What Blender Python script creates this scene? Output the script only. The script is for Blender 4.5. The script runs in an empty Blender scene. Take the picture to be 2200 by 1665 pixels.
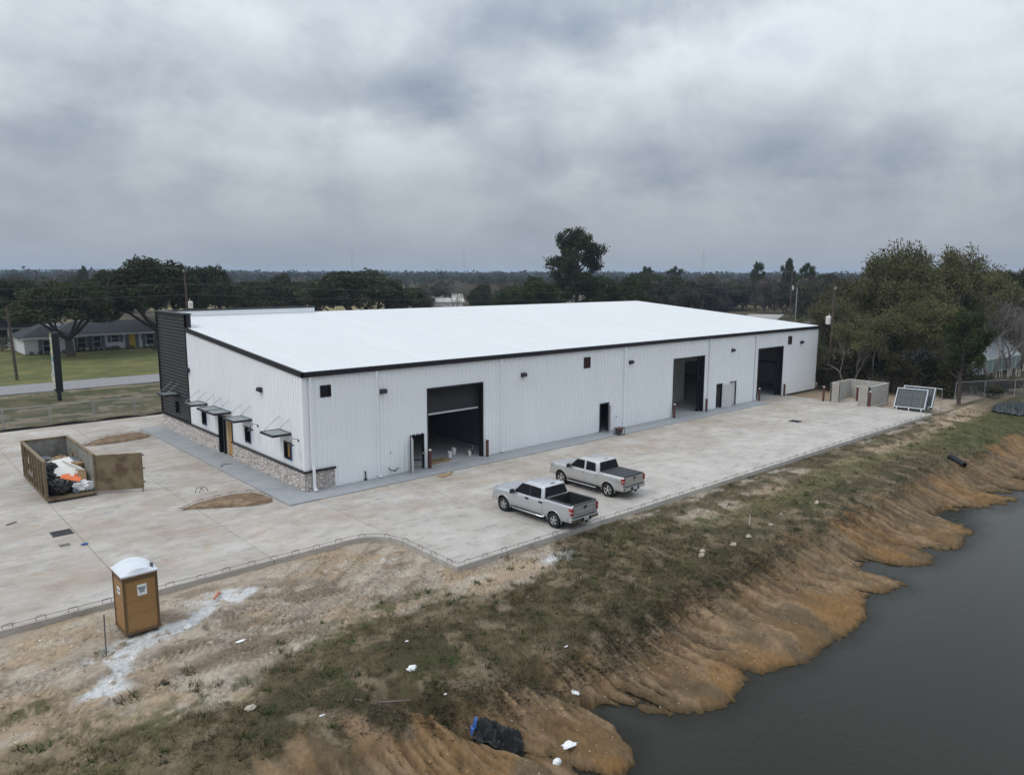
import bpy, bmesh, math, random
import numpy as np
from mathutils import Vector, Matrix
R = math.radians
random.seed(11)
rng = np.random.default_rng(11)
sc = bpy.context.scene
COL = sc.collection

# ------------------------------------------------------------------ camera
CAM = (-17.968, -36.898, 11.788)
yaw, pit, rol = R(48.172), R(-8.569), R(0.161)
fw = Vector((math.cos(pit)*math.cos(yaw), math.cos(pit)*math.sin(yaw), math.sin(pit)))
rt = Vector((math.sin(yaw), -math.cos(yaw), 0)); up = rt.cross(fw)
r2 = rt*math.cos(rol) + up*math.sin(rol); u2 = up*math.cos(rol) - rt*math.sin(rol)
cam = bpy.data.objects.new('camera', bpy.data.cameras.new('camera'))
COL.objects.link(cam)
cam.matrix_world = Matrix(((r2.x, u2.x, -fw.x, CAM[0]), (r2.y, u2.y, -fw.y, CAM[1]), (r2.z, u2.z, -fw.z, CAM[2]), (0, 0, 0, 1)))
cam.data.sensor_width = 36; cam.data.lens = 36*1605.07/2200
cam.data.clip_start = 0.5; cam.data.clip_end = 9000
sc.camera = cam

# ------------------------------------------------------------------ sky and sun
SUN_EL, SUN_AZ = 52, 168          # degrees; azimuth counted from +X towards +Y
w = bpy.data.worlds.new('World'); sc.world = w; w.use_nodes = True
nt = w.node_tree; N = nt.nodes; Lk = nt.links
for n in list(N): N.remove(n)
def nd(tree, t, **kw):
    n = tree.nodes.new(t)
    for k, v in kw.items(): setattr(n, k, v)
    return n
def mth(tree, op, a, b=None, c=None, clamp=False):
    n = tree.nodes.new('ShaderNodeMath'); n.operation = op; n.use_clamp = clamp
    for i, v in enumerate((a, b, c)):
        if v is None: continue
        if isinstance(v, (int, float)): n.inputs[i].default_value = v
        else: tree.links.new(v, n.inputs[i])
    return n.outputs[0]
def ramp(tree, fac, stops, interp='LINEAR'):
    n = tree.nodes.new('ShaderNodeValToRGB'); n.color_ramp.interpolation = interp
    e = n.color_ramp.elements
    while len(e) < len(stops): e.new(0.5)
    for i, (p, c) in enumerate(stops):
        e[i].position = p
        e[i].color = (c, c, c, 1) if isinstance(c, (int, float)) else (*c, 1)
    if fac is not None: tree.links.new(fac, n.inputs[0])
    return n.outputs[0]
def mixc(tree, f, a, b, mode='MIX'):
    n = tree.nodes.new('ShaderNodeMix'); n.data_type = 'RGBA'; n.blend_type = mode
    for s, v in ((n.inputs[0], f), (n.inputs[6], a), (n.inputs[7], b)):
        if isinstance(v, (int, float)): s.default_value = v
        elif isinstance(v, tuple): s.default_value = (*v, 1) if len(v) == 3 else v
        else: tree.links.new(v, s)
    return n.outputs[2]
tc = nd(nt, 'ShaderNodeTexCoord')
sep = nd(nt, 'ShaderNodeSeparateXYZ'); Lk.new(tc.outputs['Generated'], sep.inputs[0])
sx, sy, sz = sep.outputs
el = mth(nt, 'ARCSINE', sz); az = mth(nt, 'ARCTAN2', sy, sx)
zz = mth(nt, 'MAXIMUM', sz, 0.0)
den = mth(nt, 'ADD', zz, 0.27)
cmb = nd(nt, 'ShaderNodeCombineXYZ')
Lk.new(mth(nt, 'DIVIDE', sx, den), cmb.inputs[0]); Lk.new(mth(nt, 'DIVIDE', sy, den), cmb.inputs[1])
Lk.new(mth(nt, 'MULTIPLY', zz, 2.0), cmb.inputs[2])
def noise(tree, vec, scale, detail=6, rough=.55, dist=0.0, loc=None):
    n = nd(tree, 'ShaderNodeTexNoise'); n.inputs['Scale'].default_value = scale
    n.inputs['Detail'].default_value = detail; n.inputs['Roughness'].default_value = rough; n.inputs['Distortion'].default_value = dist
    if loc or vec is not None:
        if loc:
            m = nd(tree, 'ShaderNodeMapping'); m.inputs['Location'].default_value = loc; tree.links.new(vec, m.inputs[0]); vec = m.outputs[0]
        tree.links.new(vec, n.inputs['Vector'])
    return n.outputs['Fac']
n1 = noise(nt, cmb.outputs[0], 1.15, 7, .5, .25, (3.1, 1.7, 0.4))
n2 = noise(nt, cmb.outputs[0], 3.0, 8, .55, .2, (7.3, 2.2, 0.1))
n3 = noise(nt, tc.outputs['Generated'], 8.0, 9, .58, .3)
dens = mth(nt, 'ADD', mth(nt, 'MULTIPLY', n1, .36), mth(nt, 'MULTIPLY', n2, .28))
dens = mth(nt, 'ADD', dens, mth(nt, 'MULTIPLY', n3, .36))
# cloud banks: (azimuth deg, elevation deg, half width, half height, strength); positive = thick dark base, negative = thin
BANKS = [(57, 12.4, 9.5, 2.2, .17), (43.5, 8.0, 8, 1.9, .14), (76, 12.8, 7, 2.0, .08), (27, 8.0, 10, 2.1, .12),
         (44, 18, 8, 2.2, .12), (67, 16, 7, 3, -.07), (30, 15.8, 8, 2.8, -.15), (24, 19, 5, 2, .05), (38, 12.5, 5, 2.5, -.05)]
warp = mth(nt, 'MULTIPLY', mth(nt, 'SUBTRACT', n2, .5), .16)
for a, e, wa, we, s in BANKS:
    da = mth(nt, 'DIVIDE', mth(nt, 'SUBTRACT', mth(nt, 'ADD', az, warp), R(a)), R(wa))
    de = mth(nt, 'DIVIDE', mth(nt, 'SUBTRACT', mth(nt, 'ADD', el, mth(nt, 'MULTIPLY', warp, .35)), R(e)), R(we))
    q = mth(nt, 'ADD', mth(nt, 'MULTIPLY', da, da), mth(nt, 'MULTIPLY', de, de))
    g = mth(nt, 'EXPONENT', mth(nt, 'MULTIPLY', q, -1.0))
    dens = mth(nt, 'MULTIPLY_ADD', g, s, dens)
cloud = ramp(nt, dens, [(.38, (.68, .735, .79)), (.475, (.575, .622, .68)), (.585, (.43, .48, .545)), (.72, (.27, .325, .405))])
hz = ramp(nt, el, [(0.0, 1.0), (.17, 0.0)])
cloud = mixc(nt, mth(nt, 'MULTIPLY', hz, .85), cloud, (.42, .46, .52))
cie = mth(nt, 'DIVIDE', mth(nt, 'ADD', mth(nt, 'MULTIPLY', zz, 2.0), 1.0), 1.34)
cie = mth(nt, 'MULTIPLY', cie, 10.0)
cl10 = mixc(nt, 1.0, cloud, cie, 'MULTIPLY')
sky = nd(nt, 'ShaderNodeTexSky', sky_type='NISHITA'); sky.sun_disc = False
sky.sun_elevation = R(SUN_EL); sky.sun_rotation = R(90-SUN_AZ); sky.dust_density = 2.0; sky.ozone_density = 2.0
cover = ramp(nt, dens, [(.24, .55), (.40, 1.0)])
bg = nd(nt, 'ShaderNodeBackground'); bg.inputs[1].default_value = 0.1
Lk.new(mixc(nt, cover, sky.outputs[0], cl10), bg.inputs[0])
Lk.new(bg.outputs[0], nd(nt, 'ShaderNodeOutputWorld').inputs[0])

sun = bpy.data.objects.new('sun', bpy.data.lights.new('sun', 'SUN')); COL.objects.link(sun)
sun.data.energy = 1.2; sun.data.angle = R(24); sun.data.color = (1.0, .965, .91)
sd = Vector((math.cos(R(SUN_AZ))*math.cos(R(SUN_EL)), math.sin(R(SUN_AZ))*math.cos(R(SUN_EL)), math.sin(R(SUN_EL))))
sun.rotation_euler = sd.to_track_quat('Z', 'Y').to_euler(); sun.location = (-30, 20, 60)

sc.view_settings.view_transform = 'Standard'; sc.view_settings.look = 'None'
sc.view_settings.exposure = 0.0; sc.view_settings.gamma = 1.0
sc.render.engine = 'CYCLES'
sc.cycles.use_denoising = True
sc.cycles.max_bounces = 6; sc.cycles.diffuse_bounces = 4; sc.cycles.transparent_max_bounces = 8; sc.cycles.volume_bounces = 1
sc.cycles.caustics_reflective = False; sc.cycles.caustics_refractive = False

# ------------------------------------------------------------------ materials
def mk(name, col, rough=.6, metal=0., var=.10, scale=2.0, bump=0., bscale=30., spec=.4, col2=None, cstop=(.42, .62), stretch=None, alpha=None, coat=0., trans=0.):
    m = bpy.data.materials.new(name); m.use_nodes = True; t = m.node_tree; b = t.nodes['Principled BSDF']
    g = nd(t, 'ShaderNodeNewGeometry'); vec = g.outputs['Position']
    if stretch:
        mp = nd(t, 'ShaderNodeMapping'); mp.inputs['Scale'].default_value = stretch; t.links.new(vec, mp.inputs[0]); vec = mp.outputs[0]
    f = noise(t, vec, scale, 6, .6)
    lo = tuple(c*(1-var) for c in col); hi = tuple(min(1, c*(1+var)) for c in col)
    c = ramp(t, f, [(.3, lo), (.7, hi)])
    if col2:
        f2 = noise(t, vec, scale*.45, 7, .65, .4, (5.2, 1.3, 7.7))
        c = mixc(t, ramp(t, f2, [(cstop[0], 0.), (cstop[1], 1.)]), c, col2)
    t.links.new(c, b.inputs['Base Color'])
    b.inputs['Roughness'].default_value = rough; b.inputs['Metallic'].default_value = metal
    b.inputs['Specular IOR Level'].default_value = spec; b.inputs['Coat Weight'].default_value = coat
    if trans: b.inputs['Transmission Weight'].default_value = trans
    if alpha is not None: b.inputs['Alpha'].default_value = alpha
    if bump:
        bn = nd(t, 'ShaderNodeBump'); bn.inputs['Strength'].default_value = bump; bn.inputs['Distance'].default_value = .05
        t.links.new(noise(t, vec, bscale, 4, .6), bn.inputs['Height']); t.links.new(bn.outputs[0], b.inputs['Normal'])
    return m
def mk_attr(name, rough=.9, var=.25, scale=6., bump=.5, bscale=18., spec=.2, fine=40., transl=0., rnd=0.):
    """material that takes its base colour from the mesh's 'Col' attribute and breaks it up with noise"""
    m = bpy.data.materials.new(name); m.use_nodes = True; t = m.node_tree; b = t.nodes['Principled BSDF']
    a = nd(t, 'ShaderNodeAttribute', attribute_name='Col')
    g = nd(t, 'ShaderNodeNewGeometry'); vec = g.outputs['Position']
    c = a.outputs['Color']
    if var:
        f = noise(t, vec, scale, 7, .65); f2 = noise(t, vec, fine, 3, .6)
        k = mth(t, 'ADD', mth(t, 'MULTIPLY', f, .6), mth(t, 'MULTIPLY', f2, .4))
        k = ramp(t, k, [(.3, 1-var), (.7, 1+var)])
        # ramp clamps above 1, so scale instead
        k = mth(t, 'MULTIPLY_ADD', mth(t, 'ADD', mth(t, 'MULTIPLY', f, .55), mth(t, 'MULTIPLY', f2, .45)), var*4, 1-var*2)
        c = mixc(t, 1.0, c, k, 'MULTIPLY')
    if rnd:
        oi = nd(t, 'ShaderNodeObjectInfo')
        c = mixc(t, 1.0, c, mth(t, 'MULTIPLY_ADD', oi.outputs['Random'], rnd*2, 1-rnd), 'MULTIPLY')
    t.links.new(c, b.inputs['Base Color'])
    b.inputs['Roughness'].default_value = rough; b.inputs['Specular IOR Level'].default_value = spec
    if bump:
        bn = nd(t, 'ShaderNodeBump'); bn.inputs['Strength'].default_value = bump; bn.inputs['Distance'].default_value = .08
        t.links.new(noise(t, vec, bscale, 6, .7), bn.inputs['Height']); t.links.new(bn.outputs[0], b.inputs['Normal'])
    if transl:
        tr = nd(t, 'ShaderNodeBsdfTranslucent'); t.links.new(c, tr.inputs[0])
        mx = nd(t, 'ShaderNodeMixShader'); mx.inputs[0].default_value = transl
        t.links.new(b.outputs[0], mx.inputs[1]); t.links.new(tr.outputs[0], mx.inputs[2])
        t.links.new(mx.outputs[0], t.nodes['Material Output'].inputs[0])
    return m
M = {}
M['white'] = mk('white_metal', (.81, .835, .855), .42, var=.025, scale=.5)
M['roofwhite'] = mk('white_roof_metal', (.62, .64, .655), .45, var=.035, scale=.6, stretch=(1.6, .12, 1))
M['inner'] = mk('interior_liner', (.58, .59, .60), .8, var=.06)
M['black'] = mk('black_trim', (.012, .012, .016), .4, var=.1)
M['blacksiding'] = mk('black_siding', (.020, .021, .023), .42, var=.1)
M['dark'] = mk('void_shade', (.01, .01, .012), .7)  # near-black colour standing in for the shade inside openings
M['glass'] = mk('dark_glass', (.006, .007, .009), .08, spec=.22, var=.05)
M['concrete_new'] = mk('new_concrete', (.30, .315, .33), .85, var=.09, scale=1.2, bump=.15, bscale=60, col2=(.36, .365, .36), cstop=(.5, .75))
M['floor'] = mk('floor_concrete', (.42, .43, .435), .7, var=.12, scale=.8)
M['redpost'] = mk('red_oxide_paint', (.105, .036, .03), .6, var=.2, scale=6)
M['whitecap'] = mk('white_cap', (.7, .69, .66), .6)
M['plywood'] = mk('plywood', (.42, .24, .085), .7, var=.18, scale=4, stretch=(1, 1, .2))
M['board'] = mk('brown_board', (.06, .022, .018), .6, var=.2, scale=6)
M['tape'] = mk('blue_tape', (.05, .13, .30), .5)
M['awntop'] = mk('awning_panel', (.20, .225, .225), .3, var=.1, scale=3)
M['steel'] = mk('galvanised_steel', (.46, .47, .48), .42, metal=.7, var=.12, scale=12)
M['rod'] = mk('pale_rod', (.34, .35, .36), .4, metal=.3)
M['doorleaf'] = mk('door_paint', (.56, .57, .58), .5, var=.04)
M['curtain'] = mk('black_curtain', (.018, .019, .021), .5)
M['barmetal'] = mk('bar_metal', (.52, .53, .54), .45, metal=.3)
M['cmu'] = mk('concrete_block', (.41, .405, .39), .95, var=.16, scale=4, bump=.4, bscale=40, col2=(.43, .385, .32), cstop=(.46, .62))
M['rebar'] = mk('rusty_rebar', (.10, .075, .06), .8, var=.3, scale=10)
M['dumpster'] = mk('dumpster_paint', (.195, .150, .090), .65, var=.16, scale=3, col2=(.115, .072, .042), cstop=(.47, .62), bump=.12)
M['dumpin'] = mk('dumpster_inside', (.23, .225, .20), .7, var=.22, scale=3, col2=(.11, .10, .085), cstop=(.5, .7))
M['potty'] = mk('tan_plastic', (.295, .165, .062), .5, var=.05, scale=2)
M['pottydark'] = mk('brown_plastic', (.115, .07, .033), .55, var=.1)
M['pottyroof'] = mk('white_plastic', (.63, .66, .70), .45, var=.05)
M['grey'] = mk('grey_plastic', (.13, .15, .18), .5)
M['paper'] = mk('white_paper', (.74, .74, .72), .7, var=.04)
M['ink'] = mk('slate_ink', (.045, .085, .125), .7)
M['bag'] = mk('black_plastic', (.012, .012, .013), .28, var=.2, scale=10)
M['drywall'] = mk('drywall', (.66, .645, .61), .85, var=.07)
M['wood'] = mk('lumber', (.36, .245, .135), .8, var=.2, scale=6)
M['paleboard'] = mk('pale_board', (.45, .40, .31), .8, var=.15)
M['orange'] = mk('orange_board', (.74, .17, .055), .6, var=.1)
M['cardboard'] = mk('cardboard', (.33, .22, .12), .85, var=.12)
M['silver'] = mk('silver_paint', (.50, .515, .535), .27, metal=.55, var=.015, coat=.6)
M['silverb'] = mk('warm_silver_paint', (.495, .495, .49), .28, metal=.55, var=.015, coat=.6)
M['chrome'] = mk('chrome', (.62, .63, .64), .16, metal=1.0, var=.02)
M['alloy'] = mk('alloy', (.55, .56, .57), .28, metal=.75, var=.05)
M['tyre'] = mk('tyre_rubber', (.018, .018, .018), .85, var=.15, scale=8)
M['plasticblk'] = mk('black_plastic_trim', (.022, .023, .025), .55)
M['liner'] = mk('bed_liner', (.016, .016, .018), .8, bump=.3, bscale=30)
M['tonneau'] = mk('tonneau_vinyl', (.028, .032, .038), .6, var=.12)
M['redlens'] = mk('red_lens', (.30, .012, .016), .15, coat=.8)
M['clearlens'] = mk('clear_lens', (.62, .60, .58), .12, coat=.8)
M['plate'] = mk('plate_white', (.62, .62, .61), .5)
M['pole'] = mk('pole_wood', (.085, .062, .05), .9, var=.25, scale=4)
M['wire'] = mk('wire_black', (.05, .05, .055), .5)
M['asphalt'] = mk('road_asphalt', (.225, .225, .225), .9, var=.08, scale=1.5, bump=.2)
M['roofdark'] = mk('dark_shingle', (.030, .033, .040), .9, var=.25, scale=2.5, bump=.3)
M['brickwhite'] = mk('white_painted_brick', (.58, .60, .62), .8, var=.06)
M['shutter'] = mk('grey_shutter', (.10, .125, .15), .7)
M['yellow'] = mk('yellow_door', (.50, .33, .02), .6)
M['signblk'] = mk('sign_black', (.012, .013, .016), .5)
M['poly'] = mk('greenhouse_film', (.36, .40, .43), .25, var=.1, scale=1.5)
M['pvc'] = mk('pvc_pipe', (.62, .60, .54), .6)
M['tarp'] = mk('dark_tarp', (.035, .048, .052), .5, var=.3, scale=5)
M['bluecloth'] = mk('blue_tarp', (.035, .10, .32), .6)
M['netting'] = mk('black_netting', (.020, .022, .024), .6, var=.3, scale=12, spec=.25)
M['rock'] = mk('pale_rock', (.40, .36, .29), .95, var=.15, scale=8, bump=.4)
M['trash'] = mk('white_trash', (.74, .75, .76), .6)
M['iron'] = mk('cast_iron', (.045, .045, .047), .7, var=.2)
M['alu'] = mk('aluminium', (.33, .36, .40), .4, metal=.3, var=.05)
M['signface'] = mk('dark_sign_face', (.055, .066, .070), .5, spec=.2, var=.15, scale=4)
M['signmark'] = mk('sign_marks', (.145, .155, .145), .6)
M['mesh'] = mk('fence_wire', (.30, .30, .31), .5, metal=.5)
M['silt'] = mk('silt_fence', (.02, .02, .022), .8)
M['stake'] = mk('grey_stake', (.12, .11, .11), .8)
M['redgen'] = mk('generator_red', (.13, .03, .02), .5)
M['bark'] = mk('bark', (.075, .062, .052), .95, var=.3, scale=5, bump=.5, bscale=12)
M['barkgrey'] = mk('grey_bark', (.17, .155, .14), .95, var=.2, scale=5)
M['leaf'] = mk_attr('foliage', .8, var=.0, bump=0, spec=.12, transl=.22, rnd=.16)
M['ground'] = mk_attr('ground_soil', .95, var=.30, scale=3.5, bump=.8, bscale=14., fine=26.)
M['grassblade'] = mk_attr('grass_blades', .8, var=0, bump=0, transl=.2)
M['stone'] = mk_attr('ledge_stone', .9, var=.12, scale=20, bump=.3, bscale=50.)

# ------------------------------------------------------------------ builders
def tag(o, label=None, cat=None, group=None, kind=None):
    if label: o['label'] = label
    if cat: o['category'] = cat
    if group: o['group'] = group
    if kind: o['kind'] = kind
    return o
def thing(name, loc, label, cat, rz=0., group=None):
    o = bpy.data.objects.new(name, None); COL.objects.link(o)
    o.empty_display_size = .2; o.location = loc; o.rotation_euler = (0, 0, rz)
    return tag(o, label, cat, group)
def link_mesh(name, me, mat, parent=None):
    if mat is not None and not me.materials: me.materials.append(M[mat] if isinstance(mat, str) else mat)
    o = bpy.data.objects.new(name, me); COL.objects.link(o)
    if parent is not None: o.parent = parent
    return o
def np_mesh(name, v, f, col=None, smooth=False):
    """v (N,3), f (F,k) equal-sided faces, col (N,3) optional"""
    v = np.asarray(v, np.float32); f = np.asarray(f, np.int32); k = f.shape[1]
    me = bpy.data.meshes.new(name)
    me.vertices.add(len(v)); me.vertices.foreach_set('co', v.ravel())
    me.loops.add(f.size); me.loops.foreach_set('vertex_index', f.ravel())
    me.polygons.add(len(f)); me.polygons.foreach_set('loop_start', np.arange(0, f.size, k, dtype=np.int32))
    if smooth: me.polygons.foreach_set('use_smooth', np.ones(len(f), bool))
    me.update(calc_edges=True)
    if col is not None:
        a = me.attributes.new('Col', 'FLOAT_COLOR', 'POINT')
        c = np.ones((len(v), 4), np.float32); c[:, :3] = col
        a.data.foreach_set('color', c.ravel())
    return me
class MB:
    def __init__(s): s.v = []; s.f = []
    def add(s, vs, fs):
        n = len(s.v); s.v += [tuple(q) for q in vs]; s.f += [tuple(i+n for i in q) for q in fs]; return s
    def box(s, x0, x1, y0, y1, z0, z1, T=None):
        vs = [(x, y, z) for z in (z0, z1) for y in (y0, y1) for x in (x0, x1)]
        if T: vs = [T(*q) for q in vs]
        return s.add(vs, [(0, 2, 3, 1), (4, 5, 7, 6), (0, 1, 5, 4), (2, 6, 7, 3), (0, 4, 6, 2), (1, 3, 7, 5)])
    def obox(s, c, size, rot=(0, 0, 0)):
        from mathutils import Euler
        E = Euler(rot).to_matrix(); c = Vector(c); h = [q/2 for q in size]
        return s.box(-h[0], h[0], -h[1], h[1], -h[2], h[2], lambda x, y, z: tuple(c + E @ Vector((x, y, z))))
    def bar(s, p, q, wd, ht=None):
        p = Vector(p); q = Vector(q); ht = ht or wd; d = (q-p).normalized()
        a = d.cross(Vector((0, 0, 1)))
        if a.length < 1e-3: a = Vector((1, 0, 0))
        a.normalize(); b = a.cross(d)
        a *= wd/2; b *= ht/2
        return s.add([p-a-b, p+a-b, p+a+b, p-a+b, q-a-b, q+a-b, q+a+b, q-a+b], [(0, 3, 2, 1), (4, 5, 6, 7), (0, 1, 5, 4), (1, 2, 6, 5), (2, 3, 7, 6), (3, 0, 4, 7)])
    def tube(s, pts, r, n=8, cap=True):
        pts = [Vector(p) for p in pts]; m = len(pts)
        rs = r if isinstance(r, (list, tuple)) else [r]*m
        n0 = len(s.v); ref = None
        for i, p in enumerate(pts):
            d = (pts[min(i+1, m-1)] - pts[max(i-1, 0)]).normalized()
            if ref is None:
                ref = d.cross(Vector((0, 0, 1)))
                if ref.length < 1e-2: ref = d.cross(Vector((0, 1, 0)))
            a = (ref - d*ref.dot(d)).normalized(); b = d.cross(a); ref = a
            for k in range(n):
                t = 2*math.pi*k/n; q = p + (a*math.cos(t) + b*math.sin(t))*rs[i]
                s.v.append(tuple(q))
        for i in range(m-1):
            for k in range(n):
                k2 = (k+1) % n
                s.f.append((n0+i*n+k, n0+i*n+k2, n0+(i+1)*n+k2, n0+(i+1)*n+k))
        if cap:
            s.f.append(tuple(n0+k for k in reversed(range(n)))); s.f.append(tuple(n0+(m-1)*n+k for k in range(n)))
        return s
    def lathe(s, prof, n=20, T=lambda x, y, z: (x, y, z)):
        """prof: (radius, height) pairs; axis z before T"""
        n0 = len(s.v); m = len(prof)
        for r_, h in prof:
            for k in range(n):
                t = 2*math.pi*k/n; s.v.append(tuple(T(r_*math.cos(t), r_*math.sin(t), h)))
        for i in range(m-1):
            for k in range(n):
                k2 = (k+1) % n; s.f.append((n0+i*n+k, n0+i*n+k2, n0+(i+1)*n+k2, n0+(i+1)*n+k))
        return s
    def prism(s, poly, a0, a1, T=lambda x, y, z: (x, y, z)):
        n = len(poly); vs = [T(x, y, a0) for x, y in poly] + [T(x, y, a1) for x, y in poly]
        return s.add(vs, [tuple(reversed(range(n))), tuple(range(n, 2*n))] + [(i, (i+1) % n, n+(i+1) % n, n+i) for i in range(n)])
    def quad(s, *ps): return s.add(ps, [tuple(range(len(ps)))])
    def mesh(s, name, smooth=None):
        me = bpy.data.meshes.new(name); me.from_pydata(s.v, [], s.f); me.update()
        if smooth is not None:
            me.polygons.foreach_set('use_smooth', np.ones(len(me.polygons), bool)); me.set_sharp_from_angle(angle=R(smooth))
        return me
    def build(s, name, mat, parent=None, smooth=None, bevel=0.):
        o = link_mesh(name, s.mesh(name, smooth), mat, parent)
        if bevel:
            b = o.modifiers.new('bevel', 'BEVEL'); b.width = bevel; b.segments = 2; b.limit_method = 'ANGLE'; b.angle_limit = R(40)
        return o
def copy_thing(root, loc=None, rz=None, label=None, scale=None, parent=None):
    c = root.copy(); COL.objects.link(c)
    if parent is not None: c.parent = parent
    if loc is not None: c.location = loc
    if rz is not None: c.rotation_euler = (0, 0, rz)
    if scale is not None: c.scale = scale
    if label: c['label'] = label
    for ch in root.children: copy_thing(ch, parent=c)
    return c
# ------------------------------------------------------------------ numpy noise
_perm = rng.random((256, 256)).astype(np.float32)
def vnoise(x, y, seed=0):
    x = np.asarray(x, float)+seed*17.13; y = np.asarray(y, float)+seed*31.7
    xi = np.floor(x).astype(int); yi = np.floor(y).astype(int); fx = x-xi; fy = y-yi
    fx = fx*fx*(3-2*fx); fy = fy*fy*(3-2*fy)
    g = lambda i, j: _perm[i & 255, j & 255]
    return (g(xi, yi)*(1-fx)+g(xi+1, yi)*fx)*(1-fy) + (g(xi, yi+1)*(1-fx)+g(xi+1, yi+1)*fx)*fy
def fbm(x, y, oct=4, seed=0, gain=.5):
    s = 0; a = 1; t = 0
    for o in range(oct):
        s = s+a*vnoise(x*2**o, y*2**o, seed+o); t += a; a *= gain
    return s/t
def sst(a, b, x):
    t = np.clip((x-a)/(b-a), 0, 1); return t*t*(3-2*t)
# ================================================================== THE SETTING
WATER = -1.8
def segdist(x, y, pts):
    d = np.full(np.shape(x), 1e9); s = np.zeros(np.shape(x)); acc = 0
    for (x0, y0), (x1, y1) in zip(pts[:-1], pts[1:]):
        vx, vy = x1-x0, y1-y0; L2 = vx*vx+vy*vy; L = math.sqrt(L2)
        t = np.clip(((x-x0)*vx+(y-y0)*vy)/L2, 0, 1)
        q = np.hypot(x-x0-t*vx, y-y0-t*vy); m = q < d
        d = np.where(m, q, d); s = np.where(m, acc+t*L, s); acc += L
    return d, s
GULLY = [([(-3.4, -19.6), (-2.2, -21.3), (-1.2, -22.6), (-.4, -25.5)], .5, .62),
         ([(-7.4, -18.6), (-6.1, -20.0), (-5.2, -21.6), (-4.3, -23.2), (-3.7, -25.8)], .62, .75),
         ([(6.6, -20.2), (6.9, -25)], .3, .5), ([(13.5, -20), (14.2, -25)], .3, .5), ([(20.5, -19.8), (21.4, -25)], .3, .5),
         ([(27.0, -19.6), (28.1, -25)], .3, .5), ([(39.5, -19.2), (37.6, -21.6), (36.6, -25)], .3, .6)]
TRACKS = [[(-17, -15.2), (-13, -14.0), (-9, -13.5), (-4, -14.2), (1, -15.1), (5, -15.3)],
          [(-17, -13.4), (-13, -12.4), (-9, -12.2), (-4, -13.2), (-.8, -14.4)],
          [(-10, -14.6), (-7, -13.0), (-4.4, -11.0), (-2.6, -9.0)], [(-9.5, -12.9), (-6.5, -11.6), (-4.0, -9.6)],
          [(-7.2, -14.6), (-4.5, -12.6), (-2.0, -10.6), (-1.0, -9.6)], [(-17, -17.4), (-14.4, -16.0), (-12, -15.4), (-8.5, -14.9)],
          [(-16.5, -11.5), (-14.8, -13.2), (-14.2, -15.4), (-15, -18)], [(-5, -14.0), (-1.4, -12.6), (-.6, -11.5)]]
YC = ([-30, -9, -6, -4, -1.5, 1, 5.4, 10.6, 18, 24, 33, 40, 70], [-19.0, -19.7, -20.3, -21.0, -21.1, -21.2, -20.7, -20.6, -20.4, -20.3, -19.8, -20.6, -20.2])
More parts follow.
